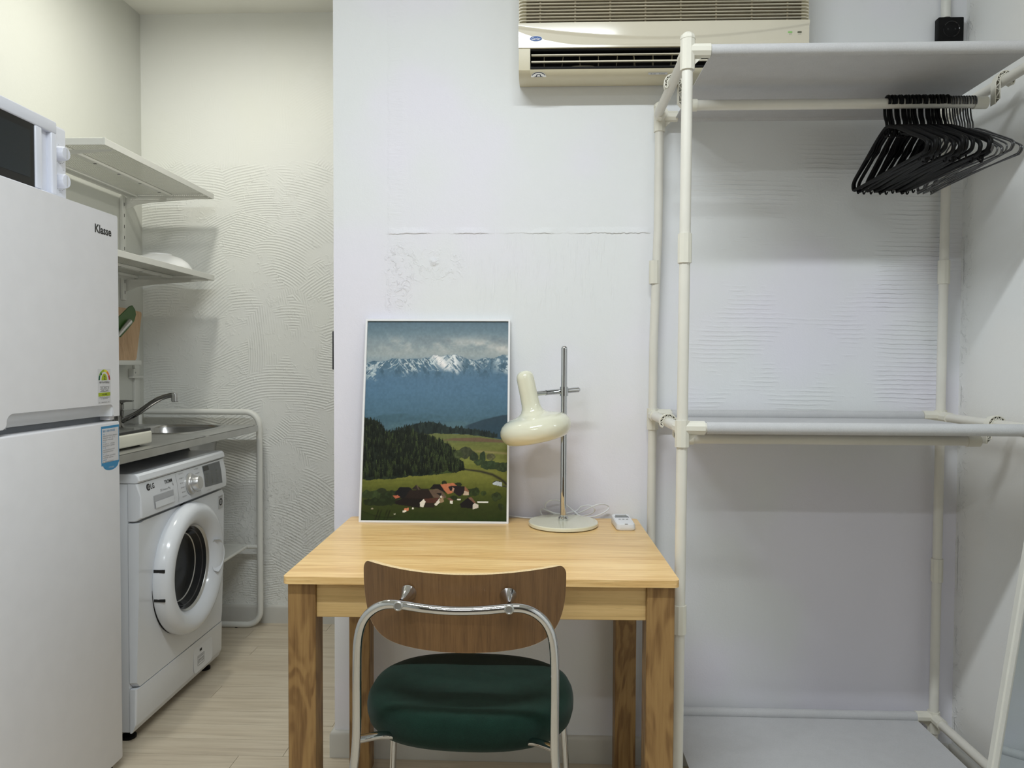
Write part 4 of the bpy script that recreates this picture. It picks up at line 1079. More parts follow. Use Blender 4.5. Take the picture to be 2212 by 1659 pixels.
# ================================================================== FRIDGE
def Xp(x): return lambda a, b: (x, a, b)
def fridge():
    y0, y1, xf = 1.475, 2.029, -1.160
    t = thing('fridge', 'tall white two-door fridge by the left wall', 'fridge', (-1.43, 1.75, 0))
    MB().box(-1.705, -1.222, y0+.002, y1-.002, .03, 1.518, .006).build('body', M['fridge_white'], t)
    MB().box(-1.69, -1.165, y0+.004, y1-.004, 1.5181, 1.5275, .003).build('top_cover', M['fridge_white'], t)
    # freezer door: front outline with a hand recess along its lower edge
    zb, zt = .984, 1.529; ya, yb, zn = 1.590, 1.999, 1.0175
    out_ = [(y0, zb), (ya-.012, zb), (ya-.004, zb+.004), (ya, zb+.012)] + [(ya+.022-.022*math.cos(a), zn-.018+.018*math.sin(a)) for a in np.linspace(.1, PI/2, 7)]
    out_ += [(yb-.014+.014*math.sin(a), zn-.014+.014*math.cos(a)) for a in np.linspace(0, PI/2, 7)] + [(yb+.001, zb+.004), (yb+.004, zb), (y1, zb), (y1, zt-.004), (y1-.004, zt), (y0, zt)]
    mb = MB(); mb.prism(out_, Xp(-1.200), Xp(xf+.003)); b2 = mb
    mb.build('freezer_door', M['fridge_white'], t, angle=.4)
    # hollow of the recess
    mb = MB()
    def sc(u, v_):
        yv = ya+.001+(yb-ya-.002)*u
        a = v_*PI/2; ed = min(u, 1-u)/.06; ed = min(1, ed); k = math.sqrt(max(0, 1-(1-ed)**2))
        return (xf+.001-.030*math.sin(a)*k, yv, zn+.001-.034*(1-math.cos(a))*1.0)
    mb.grid(sc, 60, 12); mb.build('hand_recess', M['appliance_white'], t, angle=1.2)
    MB().box(-1.218, -1.196, y0+.006, y1-.006, .955, 1.006).build('gasket', plain('gasket_grey', srgb(120, 124, 130), .6), t)
    MB().box(-1.215, -1.170, 2.002, y1-.004, .9735, .9838, .001).build('hinge_cover', M['fridge_white'], t)
    # lower door
    mb = MB(); mb.box(-1.205, xf+.003, y0, y1, .030, .9695, .0045, 3); mb.build('fridge_door', M['fridge_white'], t)
    for fx in (-1.19, -1.66):
        for fy in (y0+.03, y1-.03):
            MB().lathe([(0, 0), (.018, 0), (.018, .012), (.012, .016), (.012, .031)], (fx, fy, 0), n=16).build('foot', M['black_plastic'], t)
    # brand lettering, spelled as on the door
    text('brand_lettering', 'Klasse', M['ink'], t, (xf+.0032, 1.9605, 1.4795), (0, 1, 0), (0, 0, 1), .0745, .0225, .026)
    X = xf+.0032
    # energy label
    lb = MB().prism(rrect(1.928, 1.987, 1.022, 1.113, .002, 2), Xp(X), Xp(X+.0003)).build('energy_label', M['label_white'], t)
    cy, cz = 1.9575, 1.083
    cols = ['arc_dark_green', 'arc_green', 'olive', 'arc_yellow', 'arc_orange', 'arc_red']
    for i, c in enumerate(cols):
        a0, a1 = PI-PI*i/6-.02, PI-PI*(i+1)/6+.02
        poly = [(cy+.0265*math.cos(a), cz+.0285*math.sin(a)) for a in np.linspace(a0, a1, 6)] + [(cy+.0205*math.cos(a), cz+.0225*math.sin(a)) for a in np.linspace(a1, a0, 6)]
        MB().prism(poly, Xp(X+.0003), Xp(X+.0007)).build('scale_segment', M[c], lb, smooth=False)
    MB().prism([(cy+.0130*math.cos(a), cz+.0175*math.sin(a)) for a in np.linspace(0, PI, 14)], Xp(X+.0003), Xp(X+.0007)).build('grade_dome', M['olive'], lb, smooth=False)
    MB().prism([(cy-.017, cz+.0205), (cy-.0105, cz+.0165), (cy-.0155, cz+.0125)], Xp(X+.0003), Xp(X+.0008)).build('pointer', M['ink'], lb, smooth=False)
    text('grade_number', '2', M['ink'], lb, (X+.0007, cy+.001, cz+.007), (0, 1, 0), (0, 0, 1), .006, .0105, .02)
    text('label_title', '에너지소비효율등급', M['ink'], lb, (X+.0003, cy, 1.0775), (0, 1, 0), (0, 0, 1), .046, .0058, .01)
    for k, z in enumerate((1.0665, 1.0595, 1.0535)):
        MB().box(X, X+.0006, 1.9385, 1.980, z-.0003, z+.0003).build('label_rule', M['ink'], lb, smooth=False)
    scribble('label_print', M['ink'], lb, (X+.0003, 1.959, 1.0630), (0, 1, 0), (0, 0, 1), 11, .0036, .0034, 3)
    scribble('label_print', M['ink'], lb, (X+.0003, 1.959, 1.0565), (0, 1, 0), (0, 0, 1), 9, .0036, .0034, 4)
    MB().prism([(1.930, 1.0405), (1.984, 1.0415), (1.984, 1.0510), (1.930, 1.0500)], Xp(X+.0003), Xp(X+.0007)).build('olive_band', M['olive'], lb, smooth=False)
    text('label_print', 'CO2 배출', M['ink'], lb, (X+.0007, 1.957, 1.0457), (0, 1, 0), (0, 0, 1), .022, .0045, .01)
    scribble('label_print', M['ink'], lb, (X+.0003, 1.957, 1.0375), (0, 1, 0), (0, 0, 1), 18, .0027, .0025, 5)
    scribble('label_print', M['ink'], lb, (X+.0003, 1.957, 1.0342), (0, 1, 0), (0, 0, 1), 11, .0027, .0025, 6)
    scribble('label_print', M['ink'], lb, (X+.0003, 1.957, 1.0248), (0, 1, 0), (0, 0, 1), 18, .0028, .0026, 7)
    # blue bordered instruction sticker on the lower door
    ya, yb, z1, z0 = 1.9405, 2.0245, .9605, .8575
    bl = MB().prism([(ya, z1), (yb, z1), (yb, z0+.002), (yb-.004, z0-.001)] + [((ya+yb)/2+.036*math.cos(a)*1.0+.002, z0-.001-.016*math.sin(a)) for a in np.linspace(.05, PI-.05, 12)] + [(ya+.006, z0-.002), (ya, z0-.002)], Xp(X), Xp(X+.0003)).build('instruction_sticker', M['label_blue'], t, smooth=False)
    MB().prism([(ya+.0035, z1-.0065), (yb-.0035, z1-.0065), (yb-.0035, z0+.006), (ya+.0035, z0+.006)], Xp(X+.0003), Xp(X+.0006)).build('sticker_field', M['label_white'], bl, smooth=False)
    text('sticker_title', '냉장고 사용시 주의사항', M['label_blue'], bl, (X+.0006, 1.975, .9475), (0, 1, 0), (0, 0, 1), .056, .0062, .01)
    lines = ['설치 장소', '냉장고는 평평한 곳에 설치하고 벽면과', '충분히 띄워 설치하여 주십시오', '문을 자주 여닫지 마십시오', '온도 조절', '여름철에는 강으로 조절하십시오', '겨울철에는 약으로 조절하십시오', '음식 보관', '뜨거운 음식은 식혀서 넣으십시오',
             '냉기 배출구를 막지 마십시오', '청소 방법', '전원 플러그를 뽑고 닦아 주십시오', '부드러운 천을 사용하십시오', '고장 신고', '서비스 센터로 문의하십시오']
    for i, s in enumerate(lines):
        hd = len(s) < 7; wd = .0034*len(s)
        scribble('sticker_print', M['label_blue' if hd else 'grey_ink'], bl, (X+.0006, ya+.0065+wd/2, .9395-.0053*i), (0, 1, 0), (0, 0, 1), len(s), .0034, .0032, i)
    text('sticker_print', '고객상담실', M['label_white'], bl, (X+.0004, 1.985, .8485), (0, 1, 0), (0, 0, 1), .026, .0045)
fridge()

# ================================================================== MICROWAVE
def microwave():
    zb = 1.5285; y0, y1 = 1.470, 1.966; xb = -1.256; zt = 1.7450
    t = thing('microwave', 'white microwave with two dials standing on the fridge', 'microwave', (-1.43, 1.7, zb))
    MB().box(-1.60, xb, y0, y1, zb+.012, zt, .008, 3).build('body', M['microwave_white'], t)
    for fx in (-1.57, -1.29):
        for fy in (y0+.04, y1-.04): MB().cyl((fx, fy, zb), (fx, fy, zb+.013), .012, 14).build('foot', M['black_plastic'], t)
    xd = -1.236; yr = 1.8955
    # door: frame around the window, with a grip recess at its right side
    za, zc = zb+.014, zt-.003
    wy0, wy1, wz0, wz1 = y0+.035, 1.814, zb+.030, zt-.034
    for n_, (a, b, c, d) in dict(top=(y0, yr, wz1, zc), bot=(y0, yr, za, wz0), l=(y0, wy0, wz0, wz1), r=(wy1, 1.838, wz0, wz1)).items():
        MB().box(xb+.001, xd, a, b, c, d, .0035, 3).build('door_frame', M['microwave_white'], t)
    MB().box(xb+.001, xb+.006, 1.838, 1.878, wz0, wz1).build('grip_recess', M['microwave_white'], t)
    MB().box(xb+.001, xd, 1.874, yr, wz0-.002, wz1+.002, .004, 3).build('door_handle', M['microwave_white'], t)
    MB().box(xb+.001, xd-.004, wy0-.001, wy1+.001, wz0-.001, wz1+.001).build('window_surround', M['black_gloss'], t)
    MB().box(xd-.0045, xd-.0035, wy0+.012, wy1-.016, wz0+.02, wz1-.018).build('window_pane', M['window_dark'], t)
    for z, ang in ((1.6725, .5), (1.6015, -1.0)):
        kn = MB().lathe([(.0185, 0), (.0180, .018), (.0160, .0215), (0, .0225)], (xb, 1.931, z), (1, 0, 0), n=36).build('dial', M['microwave_white'], t)
        MB().box(xb+.0222, xb+.0236, 1.931-.0012, 1.931+.0012, z-.013, z+.013, .0004, 1).build('dial_mark', M['silver'], kn)
        mb = MB()
        for k in range(8):
            a = -PI*.15-PI*.7*k/7
            c = Vector((xb+.0003, 1.935+.0235*math.cos(a), z+.0235*math.sin(a)))
            mb.box(c.x, c.x+.0003, c.y-.0018, c.y+.0018, c.z-.0005, c.z+.0005)
        mb.build('dial_scale', M['grey_ink'], t, smooth=False)
    text('panel_print', '해동', M['grey_ink'], t, (xb, 1.9510, 1.6350), (0, 1, 0), (0, 0, 1), .0065, .0028)
    text('panel_print', '분', M['grey_ink'], t, (xb, 1.931, 1.6960), (0, 1, 0), (0, 0, 1), .0024, .0026)
    text('panel_print', '조리시간', M['grey_ink'], t, (xb, 1.938, 1.5740), (0, 1, 0), (0, 0, 1), .013, .0026)
microwave()

# ================================================================== WASHING MACHINE
def washer():
    y0, y1 = 2.152, 2.752
    t = thing('washing_machine', 'white front-loading washing machine under the sink worktop', 'washing machine', (-1.45, 2.45, 0))
    MB().box(-1.705, -1.207, y0+.002, y1-.002, .035, .775, .003).build('body', M['appliance_white'], t)
    def ext(name, poly, ya=y0, yb=y1, mat='appliance_white', bev=.006, **k):
        mb = MB(); tb = bmesh.new()
        A = [tb.verts.new((a, ya, b)) for a, b in poly]; B = [tb.verts.new((a, yb, b)) for a, b in poly]; n = len(poly)
        for q in range(n): tb.faces.new((A[q], A[(q+1) % n], B[(q+1) % n], B[q]))
        tb.faces.new(A[::-1]); tb.faces.new(B)
        if bev:
            bmesh.ops.bevel(tb, geom=[e for e in tb.edges if abs(e.verts[0].co.y-e.verts[1].co.y) < 1e-6 and e.verts[0].co.x > -1.2 and e.verts[1].co.x > -1.2], offset=bev, segments=3, profile=.5, affect='EDGES')
        mb.merge(tb); return mb.build(name, M[mat], t, **k)
    ext('top_lid', [(-1.705, .776), (-1.176, .776), (-1.170, .782), (-1.173, .797), (-1.180, .803), (-1.705, .803)])
    ext('control_panel', [(-1.2055, .664), (-1.180, .664), (-1.1655, .673), (-1.1635, .690), (-1.1680, .735), (-1.176, .7745), (-1.2055, .7745)])
    mb = MB(); n = 96; ch, cv, hr = 2.440, .452, .150
    fx = lambda z: float(np.interp(z, [.166, .45, .662], [-1.186, -1.1765, -1.1745]))
    O_, I_, B_, D_ = [], [], [], []
    for i in range(n):
        a = 2*PI*(i+.5)/n; c, s_ = math.cos(a), math.sin(a)
        k = min((y1-.003-ch)/c if c > 0 else (y0+.003-ch)/c, (.661-cv)/s_ if s_ > 0 else (.167-cv)/s_)
        oy, oz = ch+c*k, cv+s_*k; iy, iz = ch+hr*c, cv+hr*s_
        O_.append(mb.b.verts.new((fx(oz), oy, oz))); I_.append(mb.b.verts.new((fx(iz), iy, iz)))
        B_.append(mb.b.verts.new((-1.2055, ch+c*(k+.003/max(abs(c), abs(s_))), cv+s_*(k+.001)))); D_.append(mb.b.verts.new((-1.206, iy, iz)))
    for i in range(n):
        j = (i+1) % n
        mb.b.faces.new((O_[i], O_[j], I_[j], I_[i])); mb.b.faces.new((O_[i], O_[j], B_[j], B_[i])); mb.b.faces.new((I_[i], I_[j], D_[j], D_[i]))
    mb.build('front_panel', M['appliance_white'], t)
    ext('kick_panel', [(-1.2055, .034), (-1.200, .034), (-1.187, .062), (-1.185, .1640), (-1.2055, .1640)])
    for fx in (-1.235, -1.66):
        for fy in (y0+.045, y1-.045):
            MB().lathe([(0, 0), (.022, 0), (.022, .008), (.012, .013), (.0085, .014), (.0085, .036)], (fx, fy, 0), n=18).build('foot', M['black_plastic'], t)
    def onpanel(z): return np.interp(z, [.69, .735, .7745], [-1.1635, -1.1680, -1.176])+.0004
    U_, V_ = (0, 1, 0), (-.148, 0, .989)
    def patch(name, ya, yb, za, zb_, off, mat, par=None, skew=0):
        mb = MB(); mb.grid(lambda a, b: (onpanel(za+(zb_-za)*b)+off, ya+(yb-ya)*a, za+(zb_-za)*b - skew*a*(1-b)), 1, 8)
        return mb.build(name, mat, par or t)
    # door
    cy, cz, xr = 2.440, .452, -1.126
    MB().lathe([(.160, -.052), (.2085, -.052), (.2125, -.046), (.2130, -.030), (.2095, -.012), (.199, -.002), (.185, .002), (.168, -.001), (.152, -.011), (.1425, -.024), (.139, -.036), (.139, -.05)], (xr, cy, cz), (1, 0, 0), n=96).build('door', M['appliance_white'], t, angle=1.2)
    dr = [o for o in t.children if o.name.startswith('door')][-1]
    MB().lathe([(.2085, -.0555), (.2105, -.0555), (.2105, -.051), (.2085, -.051)], (xr, cy, cz), (1, 0, 0), n=72).build('door_gap', M['black_plastic'], dr)
    # glass bowl and drum behind it
    MB().lathe([(.1395, -.034), (.134, -.037), (.124, -.046), (.113, -.066), (.100, -.074), (.06, -.0775), (0, -.0785)], (xr, cy, cz), (1, 0, 0), n=72).build('door_glass', M['bowl_glass'], dr, angle=1.2)
    MB().lathe([(.1400, -.030), (.1375, -.0335), (.1340, -.0360), (.1335, -.038)], (xr, cy, cz), (1, 0, 0), n=72).build('glass_ring', M['steel'], dr, angle=1.2)
    MB().lathe([(.1130, -.0655), (.1105, -.0670), (.1090, -.0700)], (xr, cy, cz), (1, 0, 0), n=72).build('inner_ring', M['steel'], dr, angle=1.2)
    MB().lathe([(.1245, -.0450), (.1220, -.0475)], (xr, cy, cz), (1, 0, 0), n=72).build('inner_ring', M['drum'], dr, angle=1.2)
    # door handle: a lens-shaped grip inlaid on the right of the ring
    mb = MB(); g = []
    def gp(u, v_):
        a = -.40 + .80*v_
        half = math.sin(PI*v_)**.8
        r0 = .146; r1 = .146 + .044*half
        r = r0+(r1-r0)*u
        X = xr + .0035 - .020*math.sin(PI*min(1, u*1.0)*.5+PI*.5)*half*(1 if u < .999 else 0)
        return (X - (.012*(1-u) if half > 0 else 0), cy+r*math.cos(a)*1.0, cz+.004+r*math.sin(a))
    mb.grid(gp, 10, 26); mb.build('door_handle', M['appliance_white'], dr, angle=1.2)
    mb = MB()
    for z in (.495, .405):
        dz = z-cz; yv = cy-math.sqrt(.2127**2-dz*dz)
        mb.box(xr-.046, xr-.012, yv-.0010, yv+.003, z-.0045, z+.0045)
    mb.build('hinge_slots', M['black'], t, smooth=False)
    # round red sticker behind the glass, plain
    sx = xr-.0825
    MB().lathe([(0, 0), (.026, 0), (.026, .0008), (0, .0008)], (sx+.006, cy-.062, cz+.012), (1, 0, 0), n=32).build('round_sticker', M['sticker_red'], dr)
    MB().lathe([(.0225, 0), (.0235, 0), (.0235, .0004), (.0225, .0004)], (sx+.0069, cy-.062, cz+.012), (1, 0, 0), n=32).build('sticker_ring', M['logo_white'], dr)
    MB().lathe([(0, 0), (.012, 0), (.012, .0004), (0, .0004)], (sx+.0069, cy-.062, cz+.010), (1, 0, 0), n=24).build('sticker_spot', M['logo_white'], dr)
    # logo and lettering
    zL = .757
    MB().lathe([(0, 0), (.0105, 0), (.0105, .0008), (0, .0008)], (onpanel(zL), 2.205, zL), (.989, 0, .148), n=32).build('round_logo', M['ink'], t)
    text('logo_mark', 'LG', M['logo_white'], t, (onpanel(zL)+.0010, 2.205, zL), U_, V_, .009, .010)
    text('brand_lettering', 'LG', M['ink'], t, (onpanel(zL), 2.229, zL), U_, V_, .021, .0165, .02)
    text('series_lettering', 'TROMM', M['ink'], t, (onpanel(.7545), 2.325, .7565), U_, V_, .048, .0120, .012)
    text('series_lettering', 'DD Inverter 9kg', M['grey_ink'], t, (onpanel(.737), 2.300, .7350), U_, V_, .062, .0090)
    text('series_lettering', '6', M['grey_ink'], t, (onpanel(.742), 2.350, .7440), U_, V_, .006, .011)
    # dispenser grip
    zc_ = .709; xx = -1.1652
    patch('dispenser_grip', 2.224, 2.348, .6880, .7265, .0004, plain('grip_shade_plastic', srgb(176, 178, 183), .35))
    patch('dispenser_lip', 2.229, 2.343, .6885, .7080, .0022, M['appliance_white'])
    patch('drawer_seam', 2.3765, 2.3775, .668, .771, .0004, M['grey_ink'])
    # program dial
    kc = (onpanel(.725), 2.468, .7250)
    kb = MB().lathe([(.0365, 0), (.0365, .003), (.0300, .006), (.0275, .010), (.0275, .014), (0, .014)], kc, (.989, 0, .148), n=60).build('program_dial', M['silver'], t)
    MB().lathe([(.0240, .013), (.0225, .030), (.0205, .0335), (0, .034)], kc, (.989, 0, .148), n=60).build('dial_cap', M['silver'], kb)
    lb = ['울/섬세', '이불', '표준', '강력', '삶음', '조용조용', '헹굼', '탈수', '란제리', '아기옷', '찌든때', '스팀']
    for i in range(12):
        side = -1 if i < 6 else 1; k = i % 6
        z = .7670-.0150*k
        yv = 2.468 + side*(.056 + .004*math.sin(k)); 
        text('program_print', lb[i], M['grey_ink'], t, (onpanel(z), yv+side*.004, z), U_, V_, .020, .0042)
        MB().box(onpanel(z)-.0003, onpanel(z)+.0004, yv-side*.012-.005, yv-side*.012+.005, z-.0003, z+.0003).build('program_rule', M['grey_ink'], t, smooth=False)
    # display
    dsp = patch('display', 2.570, 2.710, .6965, .7695, .0008, M['lcd_dark'], None, .006)
    patch('display_window', 2.574, 2.614, .7515, .7670, .0013, M['black_gloss'], dsp)
    for r_ in range(5):
        for c_ in range(3):
            z = .742-.0098*r_
            text('display_print', ['예약', '세탁', '헹굼', '탈수', '온수', '냉수', '강', '중', '약', '불림', '표준', '절약', '켜짐', '동작', '정지'][r_*3+c_], M['led_off'], dsp, (onpanel(z)+.0012, 2.590+.040*c_, z), U_, V_, .014, .0044)
    text('panel_print', '동작/일시정지', M['grey_ink'], t, (onpanel(.685), 2.60, .6830), U_, V_, .034, .0036)
    # round-cornered certificate badge
    X = -1.1738
    MB().prism([(2.700, .594), (2.736, .594), (2.736, .642), (2.700, .642)], Xp(X-.001), Xp(X+.0006)).build('badge', M['sticker_silver'], t, smooth=False)
    MB().lathe([(.0085, 0), (.0135, 0), (.0135, .0006), (.0085, .0006)], (X+.0006, 2.718, .618), (1, 0, 0), n=28).build('badge_ring', M['ink'], t)
    MB().lathe([(0, 0), (.0045, 0), (.0045, .0006), (0, .0006)], (X+.0006, 2.718, .618), (1, 0, 0), n=20).build('badge_dot', M['grey_ink'], t)
    text('badge_print', '10년 무상보증', M['ink'], t, (X+.0006, 2.718, .6375), (0, 1, 0), (0, 0, 1), .029, .0035)
    # filter flap on the kick panel with a printed notice
    X = -1.1858
    poly = rrect(2.52, 2.665, .055, .142, .018, 5)
    mb = MB(); mb.prism(poly, Xp(X), Xp(X+.0006)); mb.build('filter_flap', M['appliance_white'], t, angle=.3)
    MB().box(X+.0004, X+.0016, 2.565, 2.580, .1210, .1290).build('flap_slot', M['black'], t, smooth=False)
    X += .0008
    for a, b, c, d in ((2.548, 2.598, .108, .1085), (2.548, 2.598, .0745, .0750), (2.548, 2.5485, .0745, .1085), (2.5975, 2.598, .0745, .1085), (2.548, 2.598, .0890, .0894)):
        MB().box(X, X+.0004, a, b, c, d).build('notice_rule', M['ink'], t, smooth=False)
    for i, s in enumerate(('배수 필터 청소', '한달에 한번씩', '잔수 제거')):
        text('notice_print', s, M['ink'], t, (X, 2.573, .1030-.0095*i), (0, 1, 0), (0, 0, 1), .040, .0050, .01)
washer()

# ================================================================== SINK UNIT
def sink():
    zt = .870; xf = -1.180; y0, y1 = 2.060, 3.104
    t = thing('sink_unit', 'steel sink worktop on a white tube frame by the kitchen wall', 'sink', (-1.45, 2.6, 0))
    # worktop as a ring of faces around the bowl opening
    bx0, bx1, by0, by1 = -1.600, -1.270, 2.670, 3.060
    mb = MB(); n = 48
    def sq(x0, x1, ya, yb, i):   # point on rectangle by angle
        a = 2*PI*(i+.5)/n; c, s = math.cos(a), math.sin(a); k = 1/max(abs(c), abs(s)); return ((x0+x1)/2+(x1-x0)/2*c*k, (ya+yb)/2+(yb-ya)/2*s*k)
    def rr(x0, x1, ya, yb, i, e=5):
        a = 2*PI*(i+.5)/n; c, s = math.cos(a), math.sin(a); k = (abs(c)**e+abs(s)**e)**(-1/e); return ((x0+x1)/2+(x1-x0)/2*c*k, (ya+yb)/2+(yb-ya)/2*s*k)
    wy0 = by0-.05
    outer = [mb.b.verts.new((*sq(-1.705, xf, wy0, y1, i), zt)) for i in range(n)]
    for i in range(n):   # snap corners
        pass
    rim = [mb.b.verts.new((*rr(bx0, bx1, by0, by1, i), zt)) for i in range(n)]
    for i in range(n): mb.b.faces.new((outer[i], outer[(i+1) % n], rim[(i+1) % n], rim[i]))
    mb.flat([(-1.705, y0, zt), (xf, y0, zt), (xf, wy0, zt), (-1.705, wy0, zt)])
    mb.build('worktop', M['steel'], t, smooth=False)
    MB().box(-1.705, xf-.001, y0, y1, zt-.004, zt-.0005) if False else None
    MB().prism([(xf-.010, zt-.0002), (xf-.003, zt-.0002), (xf, zt-.003), (xf, zt-.026), (xf-.004, zt-.028), (xf-.010, zt-.028)], lambda a, b: (a, y0, b), lambda a, b: (a, y1+.001, b)).build('front_lip', M['steel'], t)
    MB().box(-1.705, xf-.004, y1-.006, y1+.001, zt-.028, zt-.0002).build('end_lip', M['steel'], t, smooth=False)
    MB().box(-1.705, xf-.004, y0, y0+.006, zt-.028, zt-.0002).build('end_lip', M['steel'], t, smooth=False)
    # bowl
    mb = MB(); lay = [(0.0, .0003, -.004), (.0, .004, .0), (.0, .0045, .006), (.0, .002, .012), (0, -.010, .016), (0, -.13, .034), (0, -.145, .055), (0, -.150, .10), (0, -.152, .16)]
    R_ = []
    for _, dz, ins in lay:
        R_.append([mb.b.verts.new((*rr(bx0+ins, bx1-ins, by0+ins, by1-ins, i, 4.2), zt+dz)) for i in range(n)])
    for A, B in zip(R_, R_[1:]):
        for k in range(n): mb.b.faces.new((A[k], A[(k+1) % n], B[(k+1) % n], B[k]))
    mb.b.faces.new(R_[-1]); mb.build('sink_bowl', M['steel_bowl'], t, angle=1.1)
    # upstand behind the worktop
    MB().box(-1.715, -1.703, y0, 3.158, zt-.01, .930, .002).build('upstand', M['steel'], t)
    # end frames: rounded rectangles of white tube
    for yf in (3.142, 2.075):
        r = .028 if False else .06
        top = .921 if yf > 3 else .84
        pts = []
        xo0, xo1 = -1.706, (-1.188 if yf > 3 else -1.235)
        for cx, cz, a0 in ((xo1-r, top-r, PI/2), (xo1-r, .012+r, 0)):
            for k in range(9):
                a = a0-PI/2*k/8; pts.append((cx+r*math.cos(a), yf, cz+r*math.sin(a)))
        pts = [(xo0, yf, top)] + pts + [(xo0, yf, .012)]
        MB().tube(pts, .0125, 14, caps=True).build('end_frame', M['frame_white'], t)
        MB().tube([(xo0, yf, .012), (xo0, yf, top)], .0115, 12).build('rear_leg', M['frame_white'], t)
        for fx in (-1.29, -1.62): MB().cyl((fx, yf, 0), (fx, yf, .004), .009, 12).build('foot', M['black_plastic'], t)
    MB().tube([(-1.706, 3.142, .347), (-1.195, 3.142, .347)], .0095, 12).build('cross_bar', M['frame_white'], t)
    MB().box(-1.69, -1.242, 2.785, 3.134, .349, .3535).build('lower_shelf', M['frame_white'], t, smooth=False)
    MB().tube([(-1.2435, 2.785, .3485), (-1.2435, 3.136, .3485)], .0065, 12).build('shelf_edge', M['frame_white'], t)
    MB().tube([(-1.69, 2.790, .347), (-1.245, 2.790, .347)], .0065, 10).build('cross_bar', M['frame_white'], t)
    MB().tube([(-1.706, 2.790, .347), (-1.706, 3.142, .347)], .0065, 10).build('cross_bar', M['frame_white'], t)
    # waste box under the bowl, its rear bracket visible past the washer
    MB().box(-1.62, -1.262, 2.70, 3.03, .705, .742, .004).build('bowl_housing', M['steel'], t) if False else None
sink()
def faucet():
    t = thing('faucet', 'dull chrome single-lever faucet rising behind the sink bowl', 'faucet', (-1.655, 2.87, .870))
    b = Vector((-1.638, 2.862, .870))
    MB().lathe([(0, 0), (.030, 0), (.030, .005), (.024, .011), (.0205, .020), (.0195, .050), (.0205, .060), (.0215, .072), (.019, .0735), (.019, .077), (.0215, .079), (.0215, .096), (.016, .104), (0, .106)], b, n=32).build('body', M['faucet'], t)
    MB().tube(spline([(b.x+.012, b.y, b.z+.030), (b.x+.075, b.y+.002, b.z+.062), (b.x+.13, b.y+.004, b.z+.100), (b.x+.165, b.y+.006, b.z+.120), (b.x+.200, b.y+.008, b.z+.131), (b.x+.218, b.y+.009, b.z+.1325)], 6), [.0105]*18+[.0095]*13, 16).build('spout', M['faucet'], t)
    MB().lathe([(0, .014), (.0125, .014), (.0135, .010), (.0135, -.001), (.0142, -.002), (.0140, -.018), (.012, -.020), (0, -.020)], (b.x+.2215, b.y+.009, b.z+.127), n=24).build('aerator', M['chrome'], t)
    MB().prism([(-.014, .098), (.012, .098), (.03, .106), (.058, .107), (.060, .112), (.028, .1135), (-.010, .112)], lambda a, c: (b.x+a, b.y-.007, b.z+c), lambda a, c: (b.x+a, b.y+.007, b.z+c)).build('lever', M['faucet'], t)
faucet()
def hob():
    t = thing('portable_hob', 'white portable hob with black glass on the sink worktop', 'hob', (-1.35, 2.2, .8702))
    y0, y1, x0, x1 = 2.075, 2.335, -1.50, -1.226
    for fx in (x0+.03, x1-.035):
        for fy in (y0+.03, y1-.035): MB().cyl((fx, fy, .8702), (fx, fy, .8765), .012, 12).build('foot', M['black_plastic'], t)
    MB().box(x0, x1, y0, y1, .8765, .9155, .006, 3).build('case', M['hob_cream'], t)
    MB().box(x0+.002, x1-.003, y0+.003, y1-.003, .9157, .9245, .0015, 1).build('glass_plate', M['black_gloss'], t)
    MB().lathe([(.080, 0), (.082, 0), (.082, .0004), (.080, .0004)], ((x0+x1)/2, (y0+y1)/2, .9245), n=48).build('cooking_ring', M['silver'], t)
hob()

# ================================================================== WALL SHELVES (perforated white steel)
def wall_shelf(zf, label, name='wall_shelf', y0=2.318, y1=3.104):
    xb, xf = XL+.020, -1.360
    t = thing(name, label, 'shelf', (XL, (y0+y1)/2, zf), group='perforated shelves over the sink')
    zt = zf+.004; rim = .021
    MB().box(xb, xf-.002, y0+.002, y1-.002, zt-.0004, zt).build('shelf_plate', M['perforated'], t, smooth=False)
    for a in ((xf-.0035, xf, y0, y1, zt-rim, zt+.0006), (xb, xb+.003, y0, y1, zt-rim, zt+.0006), (xb, xf, y0, y0+.0025, zt-rim, zt+.0006), (xb, xf, y1-.0025, y1, zt-rim, zt+.0006)):
        MB().box(*a, .0008, 1).build('rim', M['frame_white'], t)
    for X in (-1.545,):
        MB().box(X-.011, X+.011, y0+.002, y1-.002, zt-.012, zt-.0015, .001, 1).build('stiffener', M['frame_white'], t)
        for yv in np.linspace(y0+.11, y1-.09, 5):
            MB().box(X-.0055, X+.0055, yv-.0035, yv+.0035, zt-.0124, zt-.0118).build('slot', M['black_plastic'], t, smooth=False)
    MB().box(xb+.003, xb+.020, y0+.002, y1-.002, zt-.012, zt-.0015, .001, 1).build('stiffener', M['frame_white'], t)
    MB().box(xf-.006, xf+.0015, y0-.001, y0+.008, zt-rim-.001, zt+.0012, .0006, 1).build('corner_cap', M['frame_white'], t)
    # brackets
    for yb in (3.062, 2.37):
        pr = [(XL+.006, zt-rim), (xf-.004, zt-rim), (xf-.010, zt-rim-.005), (-1.50, zt-rim-.014), (-1.61, zt-rim-.022), (-1.665, zt-rim-.030), (-1.69, zt-rim-.042), (XL+.006, zt-rim-.052)]
        MB().prism(pr, lambda a, b: (a, yb, b), lambda a, b: (a, yb+.004, b)).build('bracket', M['frame_white'], t, smooth=False)
    return t
wall_shelf(1.825, 'upper white perforated steel shelf on the left kitchen wall')
wall_shelf(1.488, 'lower white perforated steel shelf holding a bowl')
